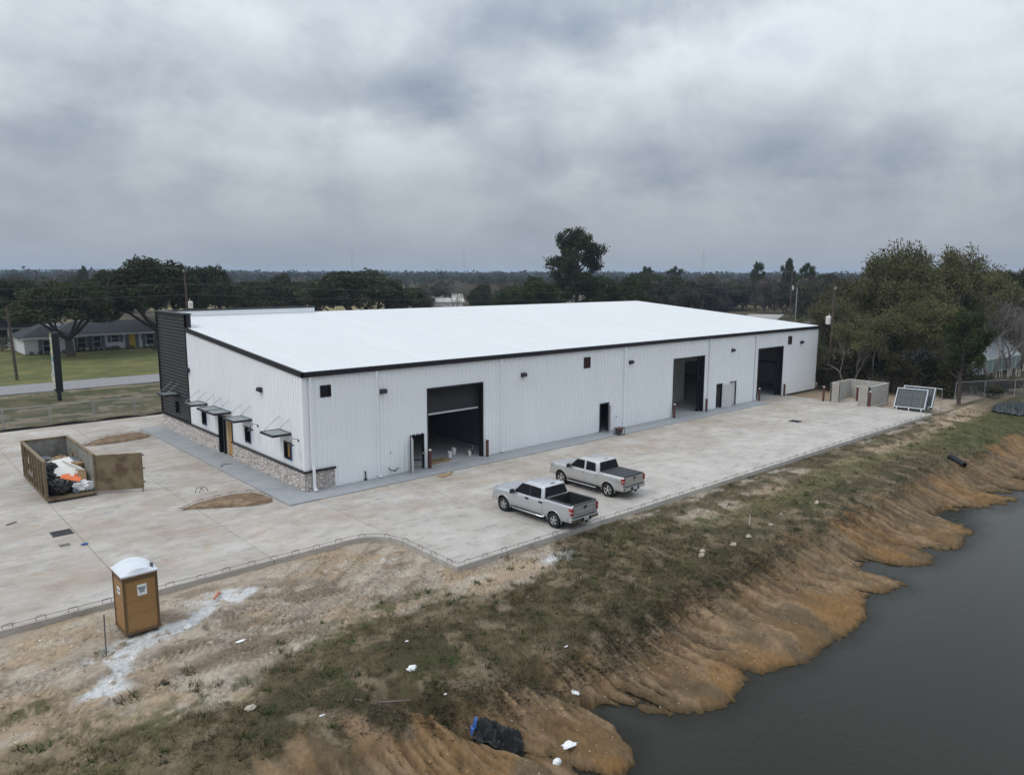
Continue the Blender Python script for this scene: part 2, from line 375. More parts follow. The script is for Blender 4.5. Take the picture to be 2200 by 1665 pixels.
# (footprints of paving, where the ground lies lower than the slabs)
def terrain(x, y):
    n1 = fbm(x*.35, y*.35, 4, 1); n2 = fbm(x*1.3, y*1.3, 4, 5); n3 = fbm(x*4.2, y*4.2, 3, 9)
    near = sst(75, 55, np.abs(x-12))*sst(32, 29, y)*sst(-46, -42, y)
    zb = np.interp(-y, [-32, -29, 8, 13.8, 17.2, 19.4, 20.4, 21.0, 22.3, 24.7, 27.5, 34, 60], [-.08, -.22, -.22, -.24, -.34, -.56, -.72, -.98, -1.42, -1.83, -2.5, -3.3, -3.3])
    bankw = sst(-15.0, -20.5, y)*sst(-27, -24, y)
    # erosion rills run down to the water
    u = x + .10*(y+22) + 1.3*(fbm(x*.5, y*.22, 3, 21)-.5)
    slope = sst(-20.0, -22.2, y)*sst(-27.5, -25, y)
    ridge = np.abs(vnoise(u*.62, y*.05, 31)-.5)*2
    rill = 1-np.clip(ridge/.34, 0, 1)
    ridge2 = np.abs(vnoise(u*1.9, y*.16, 37)-.5)*2
    rill2 = 1-np.clip(ridge2/.5, 0, 1)
    ridge3 = np.abs(vnoise(u*4.5, y*.5, 41)-.5)*2
    beach = sst(-24.9, -22.9, y)
    z = zb - slope*(.14*rill*rill*(.35+.65*beach) + .11*rill2*(.15+.85*beach) + .07*(1-ridge3)*beach)
    lobe = fbm(u*.24, y*.06, 2, 43)-.5
    z = z + sst(-20.5, -24.5, y)*sst(-29, -26, y)*(lobe*.85+.05)
    rr4 = np.abs(vnoise(u*9., y*1.3, 45)-.5)*2
    rr5 = np.abs(vnoise(u*6.2+7, y*.7, 47)-.5)*2; steep = sst(-20.2, -20.9, y)*sst(-23.6, -22.2, y)
    z = z - slope*(.045*(1-np.clip(rr4/.5, 0, 1))*beach + .13*(n3-.5) + .09*(fbm(x*9, y*9, 3, 49)-.5)) - steep*(.11*(1-np.clip(rr5/.45, 0, 1)) + .05*(1-np.clip(rr4/.6, 0, 1)))
    z = z + near*((n1-.5)*.22*sst(-13.9, -16.5, y) + (n2-.5)*.10 + (n3-.5)*.045*sst(-14, -16, y))
    for cx_, cy_, rx_, ry_, hh_ in ((-3.1, -23.6, 1.3, 1.9, .42), (1.6, -24.2, 1.7, 1.5, .26), (-7.6, -23.4, 2.0, 1.6, .35), (6.3, -24.3, 1.6, 1.2, .18), (11.2, -24.2, 2.0, 1.2, .16)):
        z = z + hh_*np.exp(-((x-cx_)/rx_)**2-((y-cy_)/ry_)**2)
    gw = np.zeros_like(z)
    for pts, dep, wd in GULLY:
        d, s = segdist(x+.35*(n2-.5), y, pts)
        g = np.exp(-(d/(wd*.5))**2)*np.minimum(1, s/1.2)*np.clip((zb+2.0)/1.2, 0, 1)
        z = z - dep*g; gw = np.maximum(gw, g)
    # tyre tracks in the bare soil
    tw = np.zeros_like(z); tr = np.zeros_like(z); edge_ = np.zeros_like(z)
    bare = sst(-17.6, -14.6, y)*sst(-7.9, -8.4, y)*sst(6, 3, x)
    for i, pts in enumerate(TRACKS):
        for off in (-.85, .85):
            q = [(a, b+off) for a, b in pts]
            d, s = segdist(x, y, q); m = sst(.30, .20, d)
            edge_ = np.maximum(edge_, np.exp(-((d-.31)/.07)**2))
            tr = np.where(m > tw, np.sin(s*2*math.pi/.25 + 3*np.abs(d)*8), tr); tw = np.maximum(tw, m)
            z = z - bare*.035*m + bare*.03*np.exp(-((d-.33)/.07)**2)
    z = z + bare*tw*tr*.036
    # spoil heaps beside the toilet and small mounds along the slab
    for cx, cy, rx, ry, h in ((-9.2, -11.6, .55, .35, .32), (-8.7, -11.0, .4, .3, .22), (-13.6, -9.9, .8, .5, .22), (-13.2, -12.6, .7, .3, .15), (-11.6, -12.6, .5, .3, .16), (-10.6, -15.7, .6, .2, .12)):
        z = z + h*np.exp(-((x-cx)/rx)**2-((y-cy)/ry)**2)*(.6+.8*n3)
    z = z - .16*sst(.075, .0, z-WATER)*sst(-28, -26.5, y)
    # ---------------- colours
    def C(r, g, b): return np.array([r, g, b])
    def mix(c, d, m): return c*(1-m[..., None]) + d*m[..., None]
    lawn = C(.118, .125, .046); verge = C(.105, .092, .05); field = C(.20, .165, .085); wood = C(.07, .06, .038)
    c = np.broadcast_to(wood, z.shape+(3,)).copy()
    far = np.hypot(x, y)
    fn = fbm(x*.012, y*.012, 3, 51)
    c = mix(c, field, sst(.50, .58, fn)*np.clip(sst(60, 95, y)+sst(320, 420, far), 0, 1))
    lw = sst(56, 58, y)*sst(112, 104, y)*sst(-70, -50, x)*sst(90, 60, x)
    c = mix(c, lawn*(.95), lw)
    c = mix(c, C(.165, .15, .055), lw*sst(.46, .62, fbm(x*.5, y*.5, 4, 53))*.8)
    c = mix(c, C(.075, .09, .032), lw*sst(.5, .65, fbm(x*.45+9, y*.8, 4, 54))*.6)
    c = mix(c, field*1.05, sst(100, 106, y)*sst(175, 160, y)*sst(-60, -40, x)*sst(120, 90, x))
    vg = sst(29, 30, y)*sst(58, 56, y)
    c = mix(c, verge, vg); c = mix(c, C(.06, .066, .028), vg*sst(.47, .58, fbm(x*.55, y*.8, 4, 57)))
    c = mix(c, C(.20, .165, .12), vg*sst(.55, .66, fbm(x*.5+4, y*.9, 4, 58)))
    # worksite soil
    pale = C(.372, .310, .245); tan = C(.335, .258, .178); dk = C(.25, .198, .148)
    nearw = sst(30, 29, y)*sst(-45, -40, y)*sst(-60, -50, x)*sst(78, 70, x)
    c = mix(c, tan, nearw)
    soil = pale*np.ones(z.shape+(1,))
    soil = mix(soil, dk, sst(.50, .68, fbm(x*.55, y*1.1, 5, 61)))
    soil = mix(soil, tan*1.08, sst(.52, .66, fbm(x*.4+7, y*.6, 4, 63)))
    soil = mix(soil, C(.43, .37, .30), sst(.55, .68, fbm(x*1.1+3, y*1.6, 4, 64))*.8)
    soil = mix(soil, soil*(.90+.20*tr[..., None]), tw*.9*bare)
    soil = mix(soil, soil*.72, edge_*bare*.7)
    gn = fbm(x*.9, y*.9, 5, 71); gn2 = fbm(x*.33, y*.33, 3, 73); gn3 = fbm(x*2.6, y*2.6, 3, 75)
    grass = C(.104, .082, .048)*np.ones(z.shape+(1,))
    grass = mix(grass, C(.066, .058, .030), sst(.44, .58, gn))
    grass = mix(grass, C(.175, .138, .092), sst(.51, .66, fbm(x*1.4+5, y*1.4, 5, 77)))
    grass = mix(grass, C(.050, .064, .022), sst(.56, .68, gn2)*sst(.45, .6, gn3)*.6)
    yb = np.interp(x, [-30, -13.5, -10.7, -8.3, -5.1, -1.7, 1.75, 3.3, 4.8, 6.4, 70], [-15.6, -16.1, -16.8, -15.4, -15.2, -16.1, -16.3, -15.7, -14.4, -13.5, -13.2])
    dd = y-yb+1.5*(gn-.5)+.7*(gn3-.5)+1.6*(gn2-.5)
    wsoil = sst(-.5, .45, dd)
    c = np.where((nearw > .5)[..., None] & (y < -8.0)[..., None], mix(grass, soil, wsoil), c)
    bl = sst(-10, -15, x)*sst(-14.5, -16.2, y)*sst(.46, .56, gn)
    c = mix(c, C(.255, .195, .125), bl*.7*nearw)
    sp = (y < -8)*nearw
    patch = lambda cx, cy, rx, ry: np.exp(-((x-cx)/rx)**2-((y-cy)/ry)**2)
    # weeds creeping over the bare soil
    for q in ((-4.2, -14.6, 2.2, .5), (-6.3, -15.4, 1.6, .5), (-12.6, -11.3, .7, .3), (-10.1, -10.9, .4, .3), (-14.6, -15.4, 1.4, .5), (-12.9, -16.6, 1.2, .4), (-15.2, -13.6, .9, .35), (-11.0, -16.0, 1.6, .5), (-14.0, -17.4, 1.6, .5)):
        c = mix(c, C(.072, .078, .030), np.clip(patch(*q)*1.5*sst(.40, .60, fbm(x*5, y*5, 3, 97)*.6+gn3*.4), 0, 1)*.75*sp)
    # wheel ruts and dry patches along the bank right of the trucks
    bank = sst(-13.7, -14.2, y)*sst(-20.5, -19, y)*sst(5, 8, x)*sp
    for q, cc in (((15.5, -15.9, 4.4, .75), pale*.95), ((20.2, -16.0, 2.2, .5), tan), ((25.2, -15.1, 2.0, .4), pale), ((37, -15.9, 4.0, .8), tan), ((44, -16.6, 4.0, .8), tan*1.05), ((52, -15.6, 5.5, 1.0), tan*1.1), ((56.5, -13.8, 4, 1.2), tan*1.1), ((30, -15.8, 4, .35), C(.2, .17, .09)), ((9.5, -16.0, 3.2, .35), C(.20, .165, .10))):
        c = mix(c, cc, np.clip(patch(*q)*1.7*sst(.36, .56, gn), 0, 1)*bank)
    c = mix(c, C(.13, .125, .05), bank*sst(.5, 1.1, np.exp(-((y+16.9)/.9)**2)*1.4)*sst(8, 20, x)*.55)
    c = mix(c, C(.36, .32, .265), bank*sst(-14.7, -14.1, y)*sst(.50, .60, fbm(x*.8, y*1.5, 4, 81)))
    c = mix(c, C(.066, .075, .026), sp*sst(34, 46, x)*sst(-15.6, -17.2, y)*sst(-21, -19.5, y)*.75)
    # white caliche spilled round the toilet
    d, s = segdist(x+.5*(gn3-.5), y+.5*(gn-.5), [(-13.4, -14.0), (-12.7, -13.1), (-12.3, -12.0), (-11.2, -11.4), (-10.0, -11.1), (-8.9, -10.5), (-7.4, -9.9)])
    c = mix(c, C(.56, .565, .56), sst(.52, .22, d)*sst(.36, .5, gn3+.12)*.95)
    for q in ((-13.3, -14.0, .55, .35), (-11.7, -11.5, .8, .5), (-12.6, -11.9, .6, .4), (-8.2, -9.7, 1.0, .42), (-1.6, -10.6, .55, .2), (4.2, -15.2, .8, .3), (-9.6, -10.6, .6, .22)):
        c = mix(c, C(.55, .555, .55), np.clip(patch(*q)*2.0*sst(.42, .56, gn3), 0, 1)*.9)
    # bare orange clay below the turf
    yc = np.interp(x, *YC)
    cn = fbm(u*1.2, y*.35, 4, 83)
    wc = sst(.45, -.55, y-yc-2.4*(cn-.5)-1.2*(gn3-.5))*sst(-45, -42, y)*nearw
    clay = C(.160, .100, .048)*np.ones(z.shape+(1,))
    clay = mix(clay, C(.235, .16, .093), sst(.50, .64, fbm(u*1.6, y*.4, 4, 85)))
    clay = mix(clay, C(.112, .084, .052), sst(.47, .62, fbm(u*.8+4, y*.5, 4, 87))*.75)
    clay = mix(clay, C(.225, .122, .044), sst(.50, .62, fbm(u*.5+9, y*.3, 3, 88))*.7)
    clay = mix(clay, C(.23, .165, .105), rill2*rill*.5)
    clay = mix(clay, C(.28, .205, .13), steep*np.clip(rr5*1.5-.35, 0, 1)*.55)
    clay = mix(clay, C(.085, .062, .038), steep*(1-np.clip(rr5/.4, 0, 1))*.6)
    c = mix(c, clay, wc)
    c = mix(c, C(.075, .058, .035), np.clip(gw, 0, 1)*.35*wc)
    c = mix(c, C(.085, .058, .028), sst(WATER+.16, WATER+.01, z)*sp)
    gr = np.random.default_rng(3).normal(size=z.shape)
    c = c*(1+np.clip(gr, -2, 2)*.10*sp)[..., None]
    return z, c, wc, wsoil*sp
def axis(*segs):
    out = []
    for a, b, st in segs: out.append(np.arange(a, b-1e-6, st))
    return np.concatenate(out)
fx = np.array([60, 66, 75, 90, 110, 140, 180, 240, 320, 450, 650, 950, 1400, 2200, 3400, 5200])
gx = np.concatenate([-(fx[::-1]), axis((-52, -24, 2.), (-24, -17, .25), (-17, 5.5, .075), (5.5, 60, .15)), fx+2])
gy = np.concatenate([-(fx[::-1]+30), axis((-80, -30, 4), (-30, -27, .4), (-27, -18.5, .095), (-18.5, -7.8, .075), (-7.8, 30, 1.2), (30, 112, .8)), 52+fx])
X, Y = np.meshgrid(gx, gy)
Z, CC, WC, WS = terrain(X, Y)
nx, ny = len(gx), len(gy)
idx = np.arange(nx*ny).reshape(ny, nx)
F = np.stack([idx[:-1, :-1], idx[:-1, 1:], idx[1:, 1:], idx[1:, :-1]], -1).reshape(-1, 4)
me = np_mesh('ground', np.stack([X, Y, Z], -1).reshape(-1, 3), F, CC.reshape(-1, 3), True)
tag(link_mesh('ground', me, 'ground'), 'bare soil, dry grass and clay bank around the concrete lot', kind='structure')
def ground_z(x, y): return float(terrain(np.array([float(x)]), np.array([float(y)]))[0][0])

# pond: grid that knows its depth, clear only where it is a hand deep
wx = np.concatenate([[-400, -120, -60], axis((-30, 60, .35)), [60, 90, 150, 400]]); wy = np.concatenate([[-300, -120, -70, -50, -40], axis((-34, -22.2, .3))])
X2, Y2 = np.meshgrid(wx, wy); Z2 = terrain(X2, Y2)[0]
dep = np.clip((WATER - Z2)/.40, 0, 1)
i2 = np.arange(X2.size).reshape(X2.shape)
F2 = np.stack([i2[:-1, :-1], i2[:-1, 1:], i2[1:, 1:], i2[1:, :-1]], -1).reshape(-1, 4)
me = np_mesh('pond_water', np.stack([X2, Y2, np.full_like(X2, WATER)], -1).reshape(-1, 3), F2, np.repeat(dep.reshape(-1, 1), 3, 1))
m = bpy.data.materials.new('pond_water'); m.use_nodes = True; t = m.node_tree; b = t.nodes['Principled BSDF']
b.inputs['Base Color'].default_value = (.015, .0165, .0115, 1); b.inputs['Roughness'].default_value = .10; b.inputs['IOR'].default_value = 1.26
gp = nd(t, 'ShaderNodeNewGeometry'); mp = nd(t, 'ShaderNodeMapping'); mp.inputs['Scale'].default_value = (1, 1.6, 1); t.links.new(gp.outputs['Position'], mp.inputs[0])
bn = nd(t, 'ShaderNodeBump'); bn.inputs['Strength'].default_value = .30; bn.inputs['Distance'].default_value = .05
t.links.new(noise(t, mp.outputs[0], 2.6, 5, .6), bn.inputs['Height']); t.links.new(bn.outputs[0], b.inputs['Normal'])
at = nd(t, 'ShaderNodeAttribute', attribute_name='Col'); tp = nd(t, 'ShaderNodeBsdfTransparent'); tp.inputs[0].default_value = (.75, .70, .6, 1)
mx = nd(t, 'ShaderNodeMixShader')
t.links.new(ramp(t, at.outputs['Fac'], [(0., .55), (1., 1.)]), mx.inputs[0])
t.links.new(tp.outputs[0], mx.inputs[1]); t.links.new(b.outputs[0], mx.inputs[2]); t.links.new(mx.outputs[0], t.nodes['Material Output'].inputs[0])
tag(link_mesh('pond_water', me, m), 'still dark grey-green pond below the clay bank', kind='structure')

# ------------------------------------------------------------------ concrete lot, cut into poured panels
def concrete_mat():
    m = bpy.data.materials.new('lot_concrete'); m.use_nodes = True; t = m.node_tree; b = t.nodes['Principled BSDF']
    g = nd(t, 'ShaderNodeNewGeometry'); P = g.outputs['Position']
    mp = nd(t, 'ShaderNodeMapping'); mp.inputs['Scale'].default_value = (.8, 1., 1.); mp.inputs['Rotation'].default_value = (0, 0, R(-12)); t.links.new(P, mp.inputs[0])
    V = mp.outputs[0]
    base = ramp(t, noise(t, V, .55, 9, .66, .1), [(.30, (.37, .345, .315)), (.70, (.51, .485, .45))])
    # mud washed over the slab: strongest between wall and trucks, fading to clean concrete at the kerb
    sp_ = nd(t, 'ShaderNodeSeparateXYZ'); t.links.new(P, sp_.inputs[0])
    yb = ramp(t, mth(t, 'MULTIPLY_ADD', sp_.outputs[1], 1/16, 14.2/16), [(.0, .0), (.30, .10), (.56, .85), (.9, .75)])
    f = noise(t, V, .30, 9, .66, .15, (2.2, 9.1, 0))
    mud = mth(t, 'MULTIPLY', ramp(t, f, [(.40, 0.), (.60, 1.)]), yb)
    c = mixc(t, mth(t, 'MULTIPLY', mud, .85), base, (.315, .255, .20))
    f = noise(t, V, .8, 9, .7, .25, (8.2, 3.1, 0))
    c = mixc(t, mth(t, 'MULTIPLY', mth(t, 'MULTIPLY', ramp(t, f, [(.54, 0.), (.68, 1.)]), yb), .7), c, (.335, .225, .145))
    f = noise(t, V, 1.3, 9, .72, .2, (1.7, 6.4, 0))
    c = mixc(t, mth(t, 'MULTIPLY', ramp(t, f, [(.50, 0.), (.68, 1.)]), .6), c, (.235, .22, .205))
    mp2 = nd(t, 'ShaderNodeMapping'); mp2.inputs['Scale'].default_value = (.5, 1.9, 1.); mp2.inputs['Rotation'].default_value = (0, 0, R(20)); t.links.new(P, mp2.inputs[0])
    f = noise(t, mp2.outputs[0], 1.0, 8, .72, .5)
    c = mixc(t, mth(t, 'MULTIPLY', ramp(t, f, [(.55, 0.), (.66, 1.)]), .42), c, (.215, .20, .185))
    oi = nd(t, 'ShaderNodeObjectInfo')
    c = mixc(t, 1.0, c, mth(t, 'MULTIPLY_ADD', oi.outputs['Random'], .07, .96), 'MULTIPLY')
    t.links.new(c, b.inputs['Base Color']); b.inputs['Roughness'].default_value = .88; b.inputs['Specular IOR Level'].default_value = .25
    bn = nd(t, 'ShaderNodeBump'); bn.inputs['Strength'].default_value = .12; bn.inputs['Distance'].default_value = .03
    t.links.new(noise(t, P, 25, 5, .7), bn.inputs['Height']); t.links.new(bn.outputs[0], b.inputs['Normal'])
    return m
M['lot'] = concrete_mat()
apron = bpy.data.objects.new('concrete_lot', None); COL.objects.link(apron); tag(apron, 'pale stained concrete lot around the metal building', kind='structure')
GAP = .011
def panels(xs, ys, z0=-.26, z1=0., root=apron, mat='lot', name='concrete_panel'):
    for a, b in zip(xs[:-1], xs[1:]):
        for c, d in zip(ys[:-1], ys[1:]):
            MB().box(a+GAP, b-GAP, c+GAP, d-GAP, z0, z1).build(name, mat, root)
xl = [-46, -40, -34, -28, -22, -16.4, -10.9, -5.5, -.25]
panels(xl, [-8.1, -1.9, 4.3, 10.5, 16.7, 22.9, 29.5])
xr = [-.25] + [-.25+5.75*i for i in range(1, 9)] + [51.5]
panels(xr, [-13.78, -7.6, -1.4, .2])
panels([-.25, 6.5, 13.2, 20], [24.0, 29.5])
arc = [(-.25-1.7+1.7*math.cos(a), -8.1-1.7+1.7*math.sin(a)) for a in [R(q) for q in range(0, 91, 10)]]
MB().prism([(-.257, -8.107)] + [(x, y) for x, y in arc[::-1]], -.26, 0).build('concrete_panel', 'lot', apron)
panels([51.5, 54.4], [-8.85, -4.9])
# walk of fresh darker concrete round the building
walk = bpy.data.objects.new('sidewalk', None); COL.objects.link(walk); tag(walk, 'new blue-grey concrete walk along two sides of the building', kind='structure')
panels([-1.75, -.02], [-1.68, 1.6, 4.9, 8.2, 11.5, 14.8, 18.1, 21.4, 24.2], .004, .07, walk, 'concrete_new', 'paving_slab')
panels([-.02]+[-.02+5.1*i for i in range(1, 10)], [-1.68, -.06], .004, .045, walk, 'concrete_new', 'paving_slab')
# kerb strips and road
rd = MB().box(-900, 900, 50.2, 57.0, -.3, .02)
tag(rd.build('road', 'asphalt'), 'narrow grey asphalt road behind the fence', kind='structure')
tag(MB().prism([(112, 53), (190, 86), (196, 78), (120, 43)], -.05, .05).build('gravel_yard', mk('pale_gravel', (.38, .37, .35), .95, var=.15, scale=.8)), 'pale gravel yard beyond the far end of the building', kind='structure')
# planting beds
def bed(poly, h, label):
    P = np.array(poly, float); cen = P.mean(0); vs = []; fs = []; n = len(P); K = 5
    for k in range(K+1):
        s_ = 1-k/K
        for p in P:
            q = cen + (p-cen)*s_; vs.append((q[0], q[1], .012 + h*(1-s_**2) + (.03*random.random() if 0 < k < K else 0)))
    for k in range(K):
        for i in range(n):
            j = (i+1) % n; fs.append((k*n+i, k*n+j, (k+1)*n+j, (k+1)*n+i))
    o = MB().add(vs, fs).build('planting_bed', 'bedsoil', None, 60); tag(o, label, kind='structure')
M['bedsoil'] = mk('bed_soil', (.17, .115, .07), .95, var=.3, scale=3, bump=.8, bscale=15, col2=(.26, .185, .115), cstop=(.5, .6))
B1 = [(-6.2, 1.3), (-5.2, 2.0), (-4.2, 2.3), (-3.2, 2.4), (-2.2, 2.1), (-1.9, 1.2), (-1.9, .2), (-2.1, -.4), (-2.7, -.5), (-3.4, -.3), (-4.6, .4), (-5.6, 1.0)]
B2 = [(-6.5, 20.6), (-5.4, 22.0), (-4.2, 22.9), (-2.9, 23.1), (-2.1, 22.9), (-1.95, 21.9), (-1.95, 20.8), (-2.3, 20.3), (-3.4, 20.1), (-4.6, 19.9), (-5.9, 20.0)]
bed(B1, .14, 'leaf-shaped bed of bare brown soil nearest the building corner')
bed(B2, .14, 'bed of bare brown soil behind the dumpster')
# ================================================================== WAREHOUSE
L_, W_, H0, H1 = 57.94, 23.89, 6.56, 8.46
HP = 8.98
wh = thing('warehouse', (0, 0, 0), 'long white ribbed metal building with white roof and black trim', 'warehouse')
slope = (H1-H0)/W_
RIBW = [(-.065, 0), (-.026, .045), (.026, .045), (.065, 0)]; RIBR = [(-.065, 0), (-.03, .032), (.03, .032), (.065, 0)]
def sheet(u0, u1, v0, vtop, opens, T, name, mat, parent, ribs=(.1524, .4572, .762)):
    """ribbed sheet between u0 and u1, from v0 to vtop(u), minus rectangular openings (ua, ub, va, vb)"""
    RIB = RIBR if name == 'roof_sheet' else RIBW
    us = {u0, u1}
    for r_ in ribs:
        for d, _ in RIB:
            if u0 < u0+r_+d < u1: us.add(round(u0+r_+d, 4))
    for a, b, c, d in opens:
        for q in (a, b):
            if u0 < q < u1: us.add(q)
    us = sorted(us)
    RIB = RIBR if name == 'roof_sheet' else RIBW
    def dep(u):
        for r_ in ribs:
            t_ = u-u0-r_
            if -.065 <= t_ <= .065: return float(np.interp(t_, [q[0] for q in RIB], [q[1] for q in RIB]))
        return 0.
    mb = MB()
    for a, b in zip(us[:-1], us[1:]):
        mid = (a+b)/2
        cuts = sorted([(c, d) for ua, ub, c, d in opens if ua-1e-6 <= mid <= ub+1e-6])
        lo = v0
        for c, d in cuts + [(None, None)]:
            if c is None: e0, e1 = vtop(a), vtop(b)
            else: e0 = e1 = c
            if e0 > lo+.01: mb.quad(T(a, dep(a), lo), T(b, dep(b), lo), T(b, dep(b), e1), T(a, dep(a), e0))
            if d is not None: lo = max(lo, d)
    if mb.f: mb.build(name, mat, parent)
# ---- long wall
OH = [(8.13, 12.48), (32.98, 37.42), (46.38, 50.9)]
MD = [(6.85, 7.83), (23.95, 25.0), (39.42, 40.42), (41.62, 42.64)]
VENT = [(1.06, 1.64, 5.19, 5.77), (22.12, 22.72, 5.08, 5.80), (51.85, 52.49, 5.06, 5.80)]
opL = [(a, b, -1, 4.88) for a, b in OH] + [(a, b, -1, 2.19) for a, b in MD] + VENT
TL = lambda u, d, v: (u, -d, v)
n = 63; wd = L_/n
for i in range(n): sheet(i*wd, (i+1)*wd, .03, lambda u: H0-.02, opL, TL, 'wall_sheet', 'white', wh, (wd/6, wd/2, wd*5/6))
# ---- end wall, white part
WIN = [(1.52, 2.44), (7.06, 7.94), (14.46, 15.34), (19.98, 20.80)]
DOOR = (10.02, 12.34)
opE = [(a, b, 1.56, 2.48) for a, b in WIN] + [(DOOR[0], DOOR[1], -1, 2.62)]
TE = lambda u, d, v: (-d, u, v)
YB = 17.66
n = 19; wd = YB/n
for i in range(n): sheet(i*wd, (i+1)*wd, 1.18, lambda u: H0-.02+slope*u, opE, TE, 'wall_sheet', 'white', wh, (wd/6, wd/2, wd*5/6))
# ---- end wall, black part: ribs run level
TB = lambda u, d, v: (-d-.015, v, u)
nb = 8; hb = (HP-.06-1.2)/nb
for i in range(nb):
    a = 1.2+i*hb
    sheet(a, a+hb, YB, lambda u: W_, [(c2, d2, a1, b1) for (a1, b1, c2, d2) in [(p, q, 1.56, 2.48) for p, q in WIN[3:]]], TB, 'siding_sheet', 'blacksiding', wh, (hb/8, hb*3/8, hb*5/8, hb*7/8))
MB().box(-.11, .05, YB-.06, YB, 1.2, HP-.05).build('corner_trim', 'black', wh)
MB().box(-.11, .06, W_, W_+.07, 1.2, HP-.05).build('corner_trim', 'black', wh)
# ---- parapet that rises above the roof at the front corner
MB().box(.02, .34, YB+.02, W_-.32, 7.7, HP-.06).build('parapet', 'white', wh)
MB().box(.02, 12.93, W_-.32, W_, H1-.3, HP-.06).build('parapet', 'white', wh)
MB().box(-.14, .40, YB-.08, W_+.09, HP-.06, HP+.05).build('parapet_cap', 'black', wh)
MB().box(.40, 12.98, W_-.38, W_+.09, HP-.06, HP+.05).build('parapet_cap', 'black', wh)
MB().box(-.10, .36, YB-.06, YB+.015, 7.75, HP-.06).build('parapet_end', 'black', wh)
MB().box(.02, 12.93, W_+.003, W_+.06, 1.2, HP-.06).build('front_siding', 'blacksiding', wh)
# ---- roof sheets
n = 63; wd = L_/n
def TR(u, d, v): return (u, v, H0 + slope*v + d + .06)
for i in range(n):
    y0 = -.12; y1 = W_ + (-.36 if (i+1)*wd < 13.2 else .12)
    if i == 0: sheet(.0, wd, y0, lambda u: YB, [], TR, 'roof_sheet', 'roofwhite', wh, (wd/2, wd*5/6)); sheet(.36, wd, YB, lambda u: y1, [], TR, 'roof_sheet', 'roofwhite', wh, (wd*.3,)); continue
    sheet(i*wd, (i+1)*wd, y0, lambda u: y1, [], TR, 'roof_sheet', 'roofwhite', wh, (wd/6, wd/2, wd*5/6))
# ---- trims
def eavebox(x0, x1): return MB().box(x0, x1, -.20, -.06, H0-.22, H0+.065)
eavebox(-.10, L_+.10).build('eave_gutter', 'black', wh, bevel=.01)
for xx in (-.10, L_-.02):
    mb = MB(); z = lambda y: H0+slope*y
    mb.add([(xx, -.2, z(-.2)-.20), (xx+.12, -.2, z(-.2)-.20), (xx+.12, YB+6.2*(xx > 1), z(YB+6.2*(xx > 1))-.20), (xx, YB+6.2*(xx > 1), z(YB+6.2*(xx > 1))-.20),
            (xx, -.2, z(-.2)+.10), (xx+.12, -.2, z(-.2)+.10), (xx+.12, YB+6.2*(xx > 1), z(YB+6.2*(xx > 1))+.10), (xx, YB+6.2*(xx > 1), z(YB+6.2*(xx > 1))+.10)],
           [(0, 3, 2, 1), (4, 5, 6, 7), (0, 1, 5, 4), (1, 2, 6, 5), (2, 3, 7, 6), (3, 0, 4, 7)])
    mb.build('rake_trim', 'black', wh)
MB().box(-.045, .17, -.046, .17, 1.2, H0-.2).build('corner_trim', 'white', wh)
MB().box(L_-.17, L_+.045, -.046, .17, .03, H0-.2).build('corner_trim', 'white', wh)
# ---- hidden sides and inside
MB().box(L_-.03, L_, .02, W_, 0, H0).build('far_end_wall', 'inner', wh)
MB().add([(L_-.03, .02, H0-.02), (L_, .02, H0-.02), (L_, W_, H1), (L_-.03, W_, H1), (L_-.03, W_, H0), (L_, W_, H0)], [(0, 1, 2, 3), (0, 3, 4), (1, 5, 2)]).build('far_end_gable', 'inner', wh)
MB().box(0, L_, W_-.05, W_-.02, 0, H1-.05).build('back_wall', 'inner', wh)
MB().box(.05, L_-.04, .05, W_-.06, -.05, .012).build('floor_slab', 'floor', wh)
MB().add([(.03, .02, H0-.05), (L_-.04, .02, H0-.05), (L_-.04, W_-.06, H1-.12), (.03, W_-.06, H1-.12)], [(0, 3, 2, 1)]).build('ceiling_liner', 'inner', wh)
# partitions behind the open doors; the nearest bay's are coloured dark for its shade
pm = MB().box(30.2, 41.0, 4.5, 4.65, .012, 6.7).box(41.0, 45.6, 4.5, 4.65, 3.7, 6.7).box(30.2, 30.35, .4, 4.5, .012, 6.6)
pm.build('partition', 'drywall', wh)
MB().box(14.2, 14.35, .4, 23.0, .012, 6.6).build('partition', 'grey', wh)  # darker colour than the other partition, keeps the nearest bay dim
MB().box(.4, 14.2, 9.0, 9.15, .012, 6.9).build('partition', 'dark', wh)  # near-black colour stands in for the unlit depth of this bay
for cx, cy in ((52.3, .35), (46.0, .35), (38.2, .35), (57.55, 7.5), (57.55, 14)): MB().box(cx-.12, cx+.12, cy-.12, cy+.12, .012, 6.4).build('steel_column', 'redpost', wh)
MB().box(57.55, 57.8, .4, 23, 2.35, 2.5).build('girt', 'redpost', wh); MB().box(57.55, 57.8, .4, 23, 4.35, 4.5).build('girt', 'redpost', wh)
